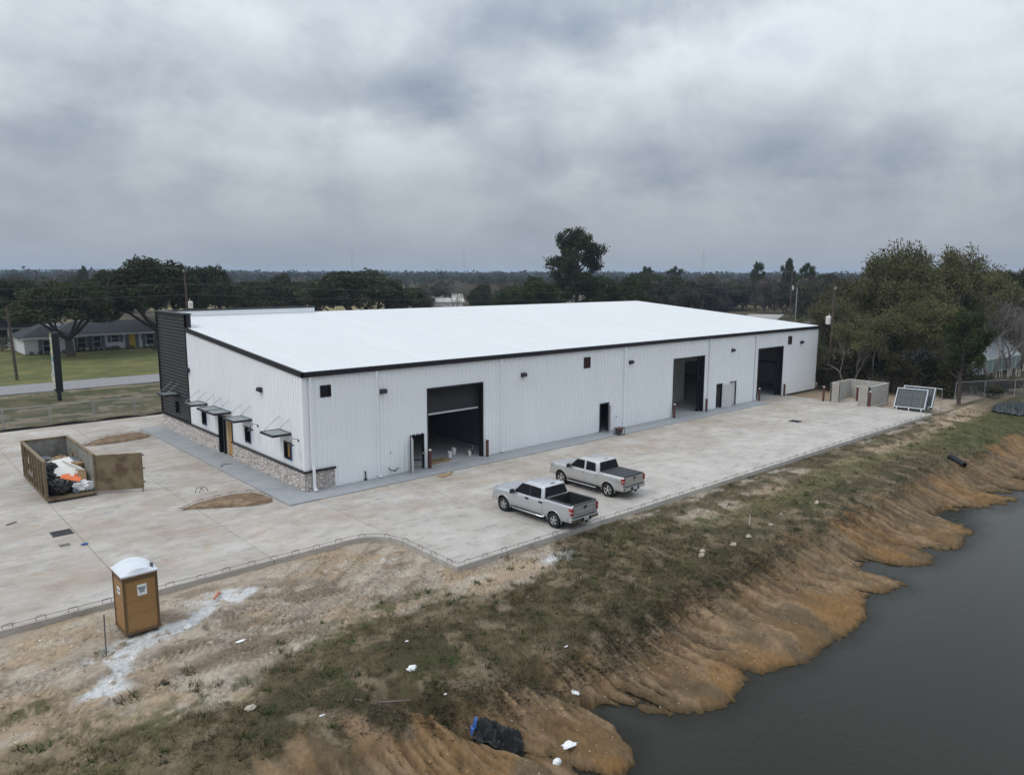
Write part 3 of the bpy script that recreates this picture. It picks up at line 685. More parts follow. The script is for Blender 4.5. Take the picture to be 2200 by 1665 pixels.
# ---- overhead doors
for k, (a, b) in enumerate(OH):
    f = MB().box(a-.05, a+.03, -.05, .32, .012, 4.93).box(b-.03, b+.05, -.05, .32, .012, 4.93).box(a-.05, b+.05, -.052, .33, 4.85, 4.95)
    f.build('overhead_door_frame', 'black', wh)
    g = MB().box(b-.42, b-.36, .30, .42, .012, 5.1).box(b-.36, b-.04, .34, .36, .012, 4.85)
    if k: g.build('door_guide', 'black', wh)
    if k == 0:
        mb = MB(); zs = np.arange(3.30, 4.86, .075)
        cu = []
        for j, z in enumerate(zs): cu += [(.30, z), (.325, z+.03), (.325, z+.05), (.30, z+.075)]
        for (ya, za), (yb_, zb_) in zip(cu[:-1], cu[1:]): mb.quad((a+.03, ya, za), (b-.03, ya, za), (b-.03, yb_, zb_), (a+.03, yb_, zb_))
        o = mb.build('roll_up_curtain', 'curtain', wh)
        MB().box(a+.04, b-.16, .24, .34, 3.22, 3.32).build('bottom_bar', 'barmetal', o)
# ---- personnel doors
def man_door(a, b, leaf, ang, hinge):
    f = MB().box(a-.03, a+.045, -.04, .16, .012, 2.23).box(b-.045, b+.03, -.04, .16, .012, 2.23).box(a-.03, b+.03, -.041, .161, 2.15, 2.235).build('door_frame', 'black', wh)
    if leaf:
        w_ = b-a-.1
        o = MB().box(0, w_, -.045, 0, .03, 2.14).build('door_leaf', 'doorleaf', f)
        hx = a+.05 if hinge == 'a' else b-.05
        o.location = (hx, -.03, 0); o.rotation_euler = (0, 0, ang)
        MB().box(w_-.14, w_-.04, -.10, -.045, .98, 1.06).build('door_handle', 'steel', f).location = (hx, -.03, 0)
        f.children[-1].rotation_euler = (0, 0, ang)
man_door(*MD[0], True, R(-117), 'a'); man_door(*MD[1], True, R(-129), 'b'); man_door(*MD[2], True, R(-38), 'b'); man_door(*MD[3], False, 0, 'a')
MB().box(MD[3][0]+.05, MD[3][1]-.05, .04, .085, .03, 2.14).build('door_leaf', 'doorleaf', wh)
MB().box(MD[2][1]+.02, MD[3][0]-.02, -.012, .05, .03, 2.2).build('jamb_panel', 'white', wh)
# ---- vents, wall packs, downspouts, pipes
for a, b, c, d in VENT:
    f = MB().box(a-.04, a+.03, -.05, .1, c-.04, d+.04).box(b-.03, b+.04, -.05, .1, c-.04, d+.04).box(a, b, -.05, .1, c-.04, c+.03).box(a, b, -.05, .1, d-.03, d+.04).build('vent_frame', 'black', wh)
    MB().box(a, b, .09, .12, c, d).build('vent_back', 'dark', f)  # dark sheet, the shade inside the vent put into its colour
    if a > 5:
        for k in range(3): MB().box(a+.08+k*.18, a+.18+k*.18, -.02, .03, c+.05, d-.05).build('slat', 'board', f)
def wallpack(T, name='wall_light'):
    mb = MB(); pr = [(0, -.14), (.10, -.14), (.26, -.06), (.20, .14), (0, .14)]
    mb.prism(pr, -.19, .19, lambda d, z, u: T(u, d, z)); return mb.build(name, 'plasticblk', wh)
for x in (4.95, 16.02, 27.38, 41.76, 54.47): wallpack(lambda u, d, z: (x+u, -d-.03, 5.10+z))
for y in (5.24, 17.36): wallpack(lambda u, d, z: (-d-.035, y-u, 5.08+z))
for k, x in enumerate((.40, 4.53, 14.02, 26.62, 38.12, 45.75)):
    mb = MB().box(x-.06, x+.06, -.17, -.045, 1.30 if k == 0 else .22, H0-.2)
    if k == 0: mb.box(x-.06, x+.06, -.29, -.165, .16, 1.34)
    mb.obox((x, -.22 if k else -.34, .14), (.12, .26, .10), (R(-25), 0, 0))
    mb.build('downspout', 'white', wh)
MB().tube([(3.66, -.10, .02), (3.66, -.10, .50), (3.66, -.10, .55), (3.60, -.10, .58)], .035, 8).tube([(3.66, -.10, .03), (3.66, -.12, .16)], .075, 8).build('standpipe', 'plasticblk', wh)
MB().tube([(5.22, -.09, .52), (5.30, -.16, .36), (5.50, -.2, .33), (5.62, -.2, .30)], .03, 6).tube([(5.55, -.2, .25), (5.72, -.2, .36), (5.90, -.12, .42)], .03, 6).build('hose_bib', 'plasticblk', wh)
MB().box(5.35, 5.43, -.07, -.03, 1.35, 1.45).build('outlet_box', 'steel', wh)
# ---- stone wainscot: small ledge stones set one by one, too small to pick apart
def wainscot(u0, u1, T, seed):
    rs = random.Random(seed); v = []; f = []; c = []
    z = .015
    while z < 1.07:
        h = min(rs.uniform(.045, .09), 1.09-z); u = u0
        while u < u1-.01:
            w_ = min(rs.uniform(.06, .17), u1-u); d = rs.uniform(.05, .105); g = .006
            k = rs.random(); b = rs.uniform(.78, 1.2)
            cc = (.62, .58, .55) if k < .5 else (.76, .73, .70) if k < .78 else (.40, .345, .31) if k < .91 else (.56, .44, .38)
            n0 = len(v); i = .012
            v += [T(u+g, 0, z+g), T(u+w_-g, 0, z+g), T(u+w_-g, 0, z+h-g), T(u+g, 0, z+h-g), T(u+g+i, d, z+g+i), T(u+w_-g-i, d, z+g+i), T(u+w_-g-i, d, z+h-g-i), T(u+g+i, d, z+h-g-i)]
            c += [tuple(q*b for q in cc)]*8
            f += [(n0+4, n0+5, n0+6, n0+7), (n0, n0+1, n0+5, n0+4), (n0+1, n0+2, n0+6, n0+5), (n0+2, n0+3, n0+7, n0+6), (n0+3, n0, n0+4, n0+7)]
            u += w_
        z += h
    o = link_mesh('stone_wainscot', np_mesh('stone_wainscot', v, f, c), 'stone', wh); o['kind'] = 'stuff'
mort = mk('mortar', (.30, .285, .27), .95)
for a, b, s_ in ((-.06, DOOR[0]-.02, 1), (DOOR[1]+.02, W_+.05, 2)):
    wainscot(a, b, lambda u, d, z: (-.02-d, u, z), s_); MB().box(-.055, 0.0, a, b, .01, 1.1).build('mortar_bed', mort, wh)
    MB().box(-.16, .0, a-(.10 if s_ == 1 else 0), b, 1.10, 1.20).build('sill_trim', 'black', wh)
wainscot(-.02, 1.74, lambda u, d, z: (u, -.02-d, z), 3); MB().box(0, 1.74, -.055, .0, .01, 1.1).build('mortar_bed', mort, wh)
MB().box(0.003, 1.78, -.16, .0, 1.10, 1.20).build('sill_trim', 'black', wh)
# ---- end wall windows, door, awnings, goosenecks
for a, b in WIN:
    f = MB().box(-.055, .10, a-.03, a+.05, 1.52, 2.52).box(-.055, .10, b-.05, b+.03, 1.52, 2.52).box(-.054, .10, a, b, 1.52, 1.60).box(-.054, .10, a, b, 2.44, 2.52).build('window', 'black', wh)
    if b < 18: MB().box(-.058, -.04, a-.05, a+.01, 1.50, 2.46).box(-.0581, -.04, a+.01, b, 1.50, 1.545).build('flashing_tape', 'tape', f)
    MB().box(.09, .11, a+.05, b-.05, 1.60, 2.44).build('pane', 'glass', f)
    MB().box(.055, .085, a+.10, a+.34, 1.60, 2.44).build('board', 'board', f)
    if a < 3: MB().box(.05, .08, a+.44, a+.66, 1.62, 2.40).build('board', 'plywood', f)
f = MB().box(-.05, .22, DOOR[0]-.02, DOOR[0]+.07, .07, 2.66).box(-.05, .22, DOOR[1]-.07, DOOR[1]+.02, .07, 2.66).box(-.051, .22, DOOR[0], DOOR[1], 2.55, 2.67).box(-.02, .2, 11.52, 11.60, .07, 2.56).build('entrance', 'black', wh)
MB().box(.12, .16, DOOR[0]+.07, 11.12, .09, 2.5).build('door_leaf', 'plywood', f)
MB().box(.14, .17, 11.12, 11.52, .09, 2.5).build('board', 'paleboard', f)
MB().box(.18, .20, 11.60, DOOR[1]-.07, .09, 2.5).build('pane', 'glass', f)
AW = [(19.65, 21.35), (14.10, 15.72), (9.98, 13.02), (6.78, 8.40), (1.42, 3.06)]
for k, (a, b) in enumerate(AW):
    D = 1.16; z = 3.05
    f = MB().box(-D, -D+.06, a, b, z-.07, z+.05).box(-D+.06, -.04, a, a+.06, z-.07, z+.05).box(-D+.06, -.04, b-.06, b, z-.07, z+.05).box(-.06, -.04, a+.06, b-.06, z-.07, z+.06).build('awning', 'black', wh)
    if k == 2: MB().box(-D+.06, -.06, (a+b)/2-.03, (a+b)/2+.03, z-.05, z+.052).build('awning_rib', 'black', f)
    mid = [(a, b)] if k != 2 else [(a, (a+b)/2+.02), ((a+b)/2-.02, b)]
    for c, d in mid: MB().box(-D+.061, -.061, c+.061, d-.061, z+.0, z+.03).build('awning_panel', 'awntop', f)
    for y in ([a+.18, b-.18] + ([(a+b)/2] if k == 2 else [])):
        MB().tube([(-D+.12, y, z+.05), (-.04, y, 3.87)], .016, 6).lathe([(.05, 0), (.05, .03)], 8, lambda x, yy, h: (-.04-h*0, y+x, 3.87+yy)).build('awning_rod', 'rod', f)
for y in (5.92, .58):
    o = MB().tube([(-.04, y, 2.81), (-.16, y, 2.93), (-.34, y, 2.97), (-.48, y, 2.90), (-.52, y, 2.78)], .016, 6).lathe([(.075, -.01), (.075, .03)], 10, lambda x, yy, h: (-.045-h, y+x, 2.81+yy)).build('gooseneck_lamp', 'plasticblk', wh)
    MB().lathe([(.035, .14), (.05, .06), (.17, -.03), (.205, -.055), (.19, -.055), (.04, .04)], 14, lambda x, yy, h: (-.52+x, y+yy, 2.66+h)).build('lamp_shade', 'plasticblk', o, 40)
# ================================================================== PICKUP TRUCKS
def bool_cut(o, cutters):
    for c in cutters:
        c.parent = o.parent
        md = o.modifiers.new('cut', 'BOOLEAN'); md.operation = 'DIFFERENCE'; md.object = c; md.solver = 'EXACT'
    bpy.context.view_layer.update(); dg = bpy.context.evaluated_depsgraph_get(); dg.update()
    me = bpy.data.meshes.new_from_object(o.evaluated_get(dg))
    o.modifiers.clear(); o.data = me
    for c in cutters: bpy.data.objects.remove(c, do_unlink=True)
    return o
def smooth(o, ang=35):
    o.data.polygons.foreach_set('use_smooth', np.ones(len(o.data.polygons), bool)); o.data.set_sharp_from_angle(angle=R(ang))
    return o
SH = [(0, .925), (.10, .968), (.30, .992), (.52, 1.0), (.70, .995), (.84, .978), (.93, .95), (.985, .905), (1.0, .86)]
def truck(loc, label, paint, st, wb, cab, style):
    root = thing('pickup_truck', loc, label, 'pickup truck', group='pickup trucks parked on the lot')
    ax = wb/2; WR = .395
    ys = [s[0] for s in st]
    def sec(y): return tuple(float(np.interp(-y, [-q for q in ys], [s[i] for s in st])) for i in (1, 2, 3))
    def side(y, s):
        zl, zt, W = sec(y); return W*float(np.interp(s, [q[0] for q in SH], [q[1] for q in SH])), zl+(zt-zl)*s
    # body
    mb = MB(); rings = []
    sub = []
    for a, b in zip(ys[:-1], ys[1:]):
        k = max(1, int(abs(a-b)/.35)); sub += [a+(b-a)*i/k for i in range(k)]
    sub.append(ys[-1])
    for y in sub:
        zl, zt, W = sec(y); ring = []
        for s, _ in SH:
            x, z = side(y, s); ring.append((x, y, z))
        xt = ring[-1][0]
        crown = .035 if y > cab['wf'] else .0
        top = [(xt*q, y, zt+crown*(1-q*q)) for q in (.6, .2, -.2, -.6)]
        ring = ring + top + [(-x, y_, z) for x, y_, z in reversed(ring)]
        rings.append(ring)
    n = len(rings[0]); vs = [p for r_ in rings for p in r_]
    fs = [(i*n+k, i*n+(k+1) % n, (i+1)*n+(k+1) % n, (i+1)*n+k) for i in range(len(rings)-1) for k in range(n)]
    fs += [tuple(range(n-1, -1, -1)), tuple(range((len(rings)-1)*n, len(rings)*n))]
    body = MB().add(vs, fs).build('body', paint, root)
    cut = []
    for sgn in (-1, 1):
        for a in (-ax, ax):
            c = MB().lathe([(.001, 0), (.47, 0), (.47, .9), (.001, .9)], 36, lambda x, y, h: (sgn*(.60+h), a+x, .42+y))
            if sgn > 0: pass
            o = c.build('cutter', 'dark'); bm = bmesh.new(); bm.from_mesh(o.data); bmesh.ops.remove_doubles(bm, verts=bm.verts, dist=.004); bmesh.ops.recalc_face_normals(bm, faces=bm.faces); bm.to_mesh(o.data); bm.free(); cut.append(o)
    yb0, yb1 = cab['bed']
    if style == 'open':
        c_ = MB().box(-.80, .80, yb1+.09, yb0-.06, .80, 2.).build('cutter', 'dark'); bm = bmesh.new(); bm.from_mesh(c_.data); bmesh.ops.recalc_face_normals(bm, faces=bm.faces); bm.to_mesh(c_.data); bm.free(); cut.append(c_)
    bm = bmesh.new(); bm.from_mesh(body.data); bmesh.ops.recalc_face_normals(bm, faces=bm.faces); bm.to_mesh(body.data); bm.free()
    bool_cut(body, cut); smooth(body, 32)
    if not body.data.materials: body.data.materials.append(M[paint])
    MB().box(-.78, .78, -ax-.9, ax+.6, .34, .60).build('underbody', 'plasticblk', root)
    for sgn in (-1, 1):
        for a in (-ax, ax):
            MB().lathe([(.455, 0), (.455, .34)], 28, lambda x, y, h: (sgn*(.605+h), a+x, .42+y)).lathe([(.02, 0), (.455, 0)], 28, lambda x, y, h: (sgn*(.612+h), a+x, .42+y)).build('wheel_well', 'plasticblk', root)
            # flared lip
            pts = []; rr = []
            for k in range(19):
                t_ = R(-12 + 204*k/18); y = a+.485*math.cos(t_); z = .42+.485*math.sin(t_)
                zl, zt, W = sec(y); x = side(y, min(1, max(0, (z-zl)/(zt-zl))))[0]
                pts.append((sgn*(x-.012), y, z)); rr.append(.030 if style == 'open' else .022)
            MB().tube(pts, rr, 8).build('wheel_arch', paint, root, 60)
    # cab
    def lerp(z, zs, vs_): return float(np.interp(z, zs, vs_))
    zs = cab['z']; rgs = []
    for z, yf, yr, hw in cab['rings']:
        rad = .10; r_ = []
        for cx, cy, a0 in ((hw-rad, yf-rad, 0), (-(hw-rad), yf-rad, 90), (-(hw-rad), yr+rad*.5, 180), (hw-rad, yr+rad*.5, 270)):
            for k in range(5):
                t_ = R(a0+22.5*k); r_.append((cx+rad*math.cos(t_), cy+(rad if a0 < 180 else rad*.5)*math.sin(t_), z))
        rgs.append(r_)
    n = len(rgs[0]); vs = [p for r_ in rgs for p in r_]
    fs = [(i*n+k, i*n+(k+1) % n, (i+1)*n+(k+1) % n, (i+1)*n+k) for i in range(len(rgs)-1) for k in range(n)] + [tuple(range((len(rgs)-1)*n, len(rgs)*n))]
    roof = smooth(MB().add(vs, fs).build('cab', paint, root), 50)
    Z = [q[0] for q in cab['rings']]; YF = [q[1] for q in cab['rings']]; YR = [q[2] for q in cab['rings']]; HW = [q[3] for q in cab['rings']]
    fx = lambda z: lerp(z, Z, HW); fy = lambda z: lerp(z, Z, YF); ry = lambda z: lerp(z, Z, YR)
    def rounded(poly, rad, k=3):
        out = []
        for i, p in enumerate(poly):
            p = Vector(p); a = Vector(poly[i-1])-p; b = Vector(poly[(i+1) % len(poly)])-p
            q0 = p+a.normalized()*min(rad, a.length*.45); q1 = p+b.normalized()*min(rad, b.length*.45)
            for j in range(k+1):
                t_ = j/k; out.append(tuple(q0*(1-t_)**2 + p*2*t_*(1-t_) + q1*t_**2))
        return out
    for sgn in (-1, 1):
        for poly in cab['win']:
            pr = rounded(poly, .05)
            MB().prism(pr, -.02, .012, lambda y, z, d: (sgn*(fx(z)+d), y, z)).build('side_window', 'glass', root)
        if style == 'open':
            MB().prism(cab['bp'], -.02, .010, lambda y, z, d: (sgn*(fx(z)+d), y, z)).build('pillar_trim', 'plasticblk', root)
        # doors follow the body side, standing 6 mm proud so their seams read
        for d0, d1 in cab['doors']:
            m_ = MB(); gy_ = np.linspace(d0, d1, 7); gs = [.04, .12, .22, .3, .45, .6, .75, .86, .93, .975]
            P = [[(sgn*(side(y, s)[0]+.007), y, side(y, s)[1]) for s in gs] for y in gy_]
            Q = [[(sgn*(side(y, s)[0]-.02), y, side(y, s)[1]) for s in gs] for y in gy_]
            a, b = len(gy_), len(gs); vv = [p for r_ in P for p in r_]+[p for r_ in Q for p in r_]
            ff = [(i*b+j, i*b+j+1, (i+1)*b+j+1, (i+1)*b+j) for i in range(a-1) for j in range(b-1)]
            rim = [(i, 0) for i in range(a)]+[(a-1, j) for j in range(1, b)]+[(i, b-1) for i in range(a-2, -1, -1)]+[(0, j) for j in range(b-2, 0, -1)]
            id_ = [i*b+j for i, j in rim]; o_ = a*b
            ff += [(id_[k], id_[(k+1) % len(id_)], id_[(k+1) % len(id_)]+o_, id_[k]+o_) for k in range(len(id_))]
            dr = smooth(m_.add(vv, ff).build('door', paint, root), 30)
            hy = d0+.13; x, z = side(hy, .83)
            MB().box(-.11, .11, -.045, .045, -.01, .045, lambda a_, b_, c_: (sgn*(x+c_), hy+a_, z+b_)).build('handle', 'plasticblk' if style == 'open' else 'chrome', dr, bevel=.01)
            for s in (.26, .31) if style == 'open' else (.30,):
                x1, z1 = side(d0, s); x2, z2 = side(d1, s)
                MB().bar((sgn*(x1+.008), d0+.02, z1), (sgn*(x2+.008), d1-.02, z2), .008, .016).build('moulding', paint, dr)
        for e_ in (cab['doors'][0][1]+.002, cab['doors'][0][0]-.008, cab['doors'][1][0]-.002):
            MB().tube([(sgn*(side(e_, s)[0]-.004), e_, side(e_, s)[1]) for s in (.04, .2, .4, .6, .8, .93, .975)], .009, 5).build('door_gap_shade', 'plasticblk', root)  # black strips painted in for the shade of the door gaps
        MB().obox((sgn*1.10, cab['mir'], 1.30), (.24, .13, .23), (0, 0, sgn*R(10))).bar((sgn*.93, cab['mir'], 1.24), (sgn*1.04, cab['mir'], 1.24), .08).build('mirror', 'plasticblk', root, bevel=.03)
        # step bars
        if style == 'open':
            MB().tube([(sgn*.90, 1.22, .40), (sgn*1.0, 1.12, .40), (sgn*1.0, -1.0, .40), (sgn*.90, -1.12, .40)], .045, 10).build('step_bar', 'chrome', root, 60)
            MB().box(sgn*.97-.035, sgn*.97+.035, -.85, 1.0, .44, .455).build('step_pad', 'plasticblk', root)
        else:
            MB().box(sgn*.99-.08, sgn*.99+.08, -1.05, 1.20, .36, .42).build('step_pad', 'plasticblk', root)
            MB().tube([(sgn*1.065, 1.2, .395), (sgn*1.065, -1.05, .395)], .032, 8).build('step_bar', 'chrome', root, 60)
    # glazing front and rear
    def sheet4(z0, z1, y_of, out, k, name):
        m_ = MB(); a, b = fx(z0)-k, fx(z1)-k
        p = [(-a, y_of(z0)+out, z0), (a, y_of(z0)+out, z0), (b, y_of(z1)+out, z1), (-b, y_of(z1)+out, z1)]
        q = [(x, y-out*3, z) for x, y, z in p]
        m_.add(p+q, [(0, 1, 2, 3), (0, 4, 5, 1), (1, 5, 6, 2), (2, 6, 7, 3), (3, 7, 4, 0)]); return m_.build(name, 'glass', root)
    sheet4(Z[0]+.05, Z[-3]-.01, fy, .012, .09, 'windshield'); sheet4(cab['rw'][0], cab['rw'][1], ry, -.012, .07, 'rear_window')
    # roof details
    zt = Z[-1]
    if style == 'open':
        for k in range(5):
            for y0, y1 in ((-.08, .16), (-.72, -.42)):
                MB().box(-.42+k*.21-.03, -.42+k*.21+.03, y0, y1, zt-.01, zt+.014).build('roof_rib', paint, root, bevel=.008)
        MB().box(-.16, .16, ry(zt)-.10, ry(zt)+.02, zt-.06, zt-.005).build('brake_light', 'plasticblk', root)
    else:
        MB().box(-.17, .17, ry(zt)-.09, ry(zt)+.02, zt-.055, zt-.005).build('brake_light', 'redlens', root)
    MB().tube([(.55 if style == 'open' else -.62, cab['wf']+.0, 1.22), (.55 if style == 'open' else -.62, cab['wf']-.02, 1.5 if style == 'open' else 1.42)], .006, 5).build('antenna', 'plasticblk', root)
    # wheels
    for sgn in (-1, 1):
        for a in (-ax, ax):
            T = lambda x, y, h: (sgn*(.86+h), a+x, WR+y); kr = .86 if style == 'open' else .98; T_ = T; T2 = lambda x, y, h: T_(x*kr, y*kr, h)
            ty = MB().lathe([(.265, -.125), (.345, -.135), (.385, -.115), (WR, -.08), (WR, .08), (.385, .115), (.345, .135), (.28*kr, .128), (.262*kr, .10)], 36, T).build('wheel', 'tyre', root, 40)
            rim = MB().lathe([(.265, .105), (.252, .112), (.235, .085), (.225, .03)], 36, T2); ns = 5
            for k in range(ns):
                t0 = 2*math.pi*k/ns + .3
                ca, sa = math.cos(t0), math.sin(t0)
                if style == 'open': pr = [(.03, -.04), (.13, -.035), (.24, -.062), (.24, .062), (.13, .035), (.03, .04)]
                else: pr = [(.03, -.042), (.15, -.035), (.24, -.060), (.24, .060), (.15, .035), (.03, .042)]
                rim.prism(pr, .055, .098, lambda u, v, h: T2(u*ca-v*sa, u*sa+v*ca, h))
            rim.lathe([(.001, .112), (.045, .112), (.075, .10), (.08, .05)], 20, T2)
            rim.build('rim', 'alloy' if style == 'open' else 'chrome', ty, 40)
            MB().lathe([(.001, .02), (.235, .02)], 24, T2).build('brake_disc', 'plasticblk', ty)
    # tail
    yt = st[-1][0]
    zb = st[-2][2]
    tg = MB().box(-.79, .79, yt-.035, yt+.02, .78, zb-.03).build('tailgate', paint, root, bevel=.02)
    MB().box(-.62, .62, yt-.045, yt-.03, .90, 1.02).build('tailgate_crease', paint, tg, bevel=.012)
    hz_ = 1.20 if style == 'open' else 1.20
    MB().box(-.11, .11, yt-.055, yt-.03, hz_-.05, hz_+.05).build('tailgate_handle', 'plasticblk', tg)
    if style == 'open':
        MB().lathe([(.001, .05), (.07, .05), (.08, .04)], 20, lambda x, y, h: (x*.9, yt-h, 1.08+y*.38)).build('emblem', 'ink', tg)
        MB().box(-.80, .80, yt-.05, yt+.11, zb-.035, zb+.012).build('tailgate_cap', 'plasticblk', tg, bevel=.01)
    else:
        MB().box(-.12, .12, yt-.05, yt-.03, 1.045, 1.085).box(-.05, .05, yt-.052, yt-.03, 1.03, 1.10).build('emblem', mk('gold_emblem', (.32, .24, .10), .4, metal=.4), tg)
    for sgn in (-1, 1):
        if style == 'open':
            pr = [(yt-.03, .90), (yt+.08, .90), (yt+.20, 1.24), (yt-.03, 1.24)]
            o = MB().prism(pr, .86, 1.0, lambda y, z, x: (sgn*(x+.0), y, z)).build('tail_light', 'redlens', root, bevel=.012)
            MB().prism([(yt-.034, 1.035), (yt+.135, 1.035), (yt+.15, 1.075), (yt-.034, 1.075)], .90, 1.004, lambda y, z, x: (sgn*x, y, z)).build('reverse_lens', 'clearlens', o)
        else:
            o = MB().box(min(sgn*.83, sgn*.995), max(sgn*.83, sgn*.995), yt-.04, yt+.13, .92, 1.26).build('tail_light', 'redlens', root, bevel=.03)
            MB().box(min(sgn*.87, sgn*1.0), max(sgn*.87, sgn*1.0), yt-.043, yt+.05, 1.06, 1.10).build('reverse_lens', 'clearlens', o)
        MB().box(min(sgn*.62, sgn*.93), max(sgn*.62, sgn*.93), ys[0]-.12, ys[0]-.02, .84, 1.0).build('headlight', 'clearlens', root)
    bp = MB().prism([(-1.0, yt+.16), (-.99, yt-.02), (-.90, yt-.11), (.90, yt-.11), (.99, yt-.02), (1.0, yt+.16), (.9, yt+.16), (.9, yt+.02), (-.9, yt+.02), (-.9, yt+.16)], .53, .73).build('rear_bumper', 'chrome', root, bevel=.02)
    MB().box(-.90, .90, yt-.09, yt+.0, .728, .742).build('bumper_step', 'plasticblk', bp)
    MB().box(-.36, .36, yt-.125, yt-.05, .50, .70).build('bumper_insert', 'plasticblk', bp)
    MB().box(-.16, .16, yt-.135, yt-.12, .55, .69).build('license_plate', 'plate', bp)
    for k in range(6): MB().box(-.12+k*.042, -.095+k*.042, yt-.138, yt-.134, .59, .645).build('plate_character', 'ink', bp)
    MB().box(-.04, .04, yt-.22, yt-.05, .42, .50).build('hitch', 'plasticblk', bp)
    MB().box(-.9, .9, ys[0]-.06, ys[0]+.05, .50, .70).build('front_bumper', 'chrome', root, bevel=.03)
    MB().box(-.55, .55, ys[0]-.04, ys[0]+.02, .74, .98).build('grille', 'plasticblk', root)
    # bed
    if style == 'open':
        zf = .80
        MB().box(-.798, .798, yb1+.092, yb0-.062, zf-.005, zf+.02).box(-.799, -.775, yb1+.092, yb0-.062, zf+.02, zb-.02).box(.775, .799, yb1+.092, yb0-.062, zf+.02, zb-.02).box(-.775, .775, yb0-.085, yb0-.062, zf+.02, zb-.02).box(-.775, .775, yb1+.092, yb1+.115, zf+.02, zb-.05).build('bed_liner', 'liner', root)
        for sgn in (-1, 1): MB().box(min(sgn*.775, sgn*.93), max(sgn*.775, sgn*.93), yb1+.06, yb0-.01, zb-.012, zb+.016).build('bed_rail_cap', 'plasticblk', root, bevel=.008)
        MB().box(-.80, .80, yb0-.09, yb0-.02, zb-.012, zb+.014).build('bed_rail_cap', 'silver', root)
    else:
        n_ = 4; dl = (yb0-yb1-.02)/n_
        for k in range(n_): MB().box(-.82, .82, yb1+.01+k*dl+.012, yb1+.01+(k+1)*dl-.004, zb-.01, zb+.045).build('bed_cover_panel', 'tonneau', root, bevel=.015)
        MB().box(-.825, .825, yb1-.02, yb1+.02, zb-.06, zb+.035).build('bed_cover_seal', 'plasticblk', root)
        MB().box(-.80, .80, yb1, yb0, zb-.03, zb+.03).build('bed_cover_frame', 'plasticblk', root)
    return root
ST1 = [(2.80, .62, 1.05, .86), (2.76, .54, 1.13, .92), (2.62, .50, 1.17, .965), (2.3, .48, 1.185, .99), (1.35, .46, 1.235, 1.0), (1.0, .46, 1.25, 1.0), (-1.13, .46, 1.27, 1.0), (-1.17, .46, 1.36, 1.0), (-2.6, .48, 1.37, .995), (-3.0, .52, 1.37, .985), (-3.04, .60, 1.36, .975)]
CAB1 = dict(z=0, wf=1.30, rings=[(1.16, 1.40, -1.13, .945), (1.26, 1.28, -1.125, .925), (1.80, .56, -1.0, .775), (1.885, .40, -.95, .72), (1.93, .18, -.78, .56)],
            win=[[(1.06, 1.28), (.56, 1.775), (-.04, 1.785), (-.04, 1.27)], [(-.11, 1.27), (-.11, 1.785), (-.82, 1.765), (-.90, 1.29)]],
            bp=[(-.03, 1.27), (-.03, 1.785), (-.12, 1.785), (-.12, 1.27)], doors=[(-.07, 1.20), (-1.06, -.085)], mir=1.05, rw=(1.36, 1.82), bed=(-1.17, -3.04))
t1 = truck((6.95, -11.22, 0.0), 'silver crew-cab pickup with open black bed nearest the camera', 'silver', ST1, 3.68, CAB1, 'open')
ST2 = [(2.80, .58, 1.06, .87), (2.76, .53, 1.15, .93), (2.62, .50, 1.185, .97), (2.3, .48, 1.195, .99), (1.45, .46, 1.225, 1.0), (1.1, .46, 1.24, 1.0), (-1.15, .46, 1.26, 1.0), (-1.19, .46, 1.30, 1.0), (-2.5, .48, 1.31, .995), (-2.86, .52, 1.31, .985), (-2.92, .60, 1.30, .97)]
CAB2 = dict(z=0, wf=1.40, rings=[(1.15, 1.50, -1.15, .945), (1.25, 1.36, -1.145, .92), (1.78, .62, -1.02, .78), (1.865, .44, -.97, .73), (1.905, .20, -.80, .57)],
            win=[[(1.10, 1.285), (.64, 1.745), (.06, 1.755), (.02, 1.275)], [(-.12, 1.275), (-.08, 1.755), (-.76, 1.735), (-.88, 1.285)]],
            bp=[], doors=[(-.05, 1.24), (-1.08, -.065)], mir=1.10, rw=(1.33, 1.80), bed=(-1.19, -2.92))
t2 = truck((12.68, -9.62, 0.0), 'silver crew-cab pickup with black folding bed cover', 'silverb', ST2, 3.64, CAB2, 'cover')
t1.scale = t2.scale = (.945, .945, .945)
t1.rotation_euler = (0, 0, R(1.5)); t2.rotation_euler = (0, 0, R(1.0))
# ================================================================== ROLL-OFF DUMPSTER AND ITS LOAD
dm = thing('dumpster', (-9.8, 7.0, 0), 'tan roll-off dumpster full of building waste with its end gate open', 'dumpster')
DX, DL, DZ = 1.13, 6.35, 2.25
for sgn in (-1, 1):
    wall = MB().box(min(sgn*(DX-.04), sgn*DX), max(sgn*(DX-.04), sgn*DX), .02, DL, .22, DZ-.10).build('side_wall', 'dumpster', dm)
    MB().box(min(sgn*(DX-.055), sgn*(DX-.042)), max(sgn*(DX-.055), sgn*(DX-.042)), .06, DL-.05, .25, DZ-.10).build('inner_lining', 'dumpin', dm)
    MB().box(min(sgn*(DX-.07), sgn*(DX+.09)), max(sgn*(DX-.07), sgn*(DX+.09)), 0, DL+.05, DZ-.11, DZ).build('top_rail', 'dumpster', dm, bevel=.015)
    for k in range(9):
        y = .03+k*.76
        MB().prism([(0, 0), (.09, .015), (.09, .115), (0, .13)], .24, DZ-.11, lambda a, b, z: (sgn*(DX+a), y+b, z)).build('side_rib', 'dumpster', dm)
    MB().box(min(sgn*(DX-.02), sgn*(DX+.05)), max(sgn*(DX-.02), sgn*(DX+.05)), 0, DL, .14, .24).build('bottom_rail', 'dumpster', dm)
    MB().tube([(sgn*.95, .12, .12), (sgn*1.12, .12, .12)], .12, 14).build('roller', 'iron', dm, 40)
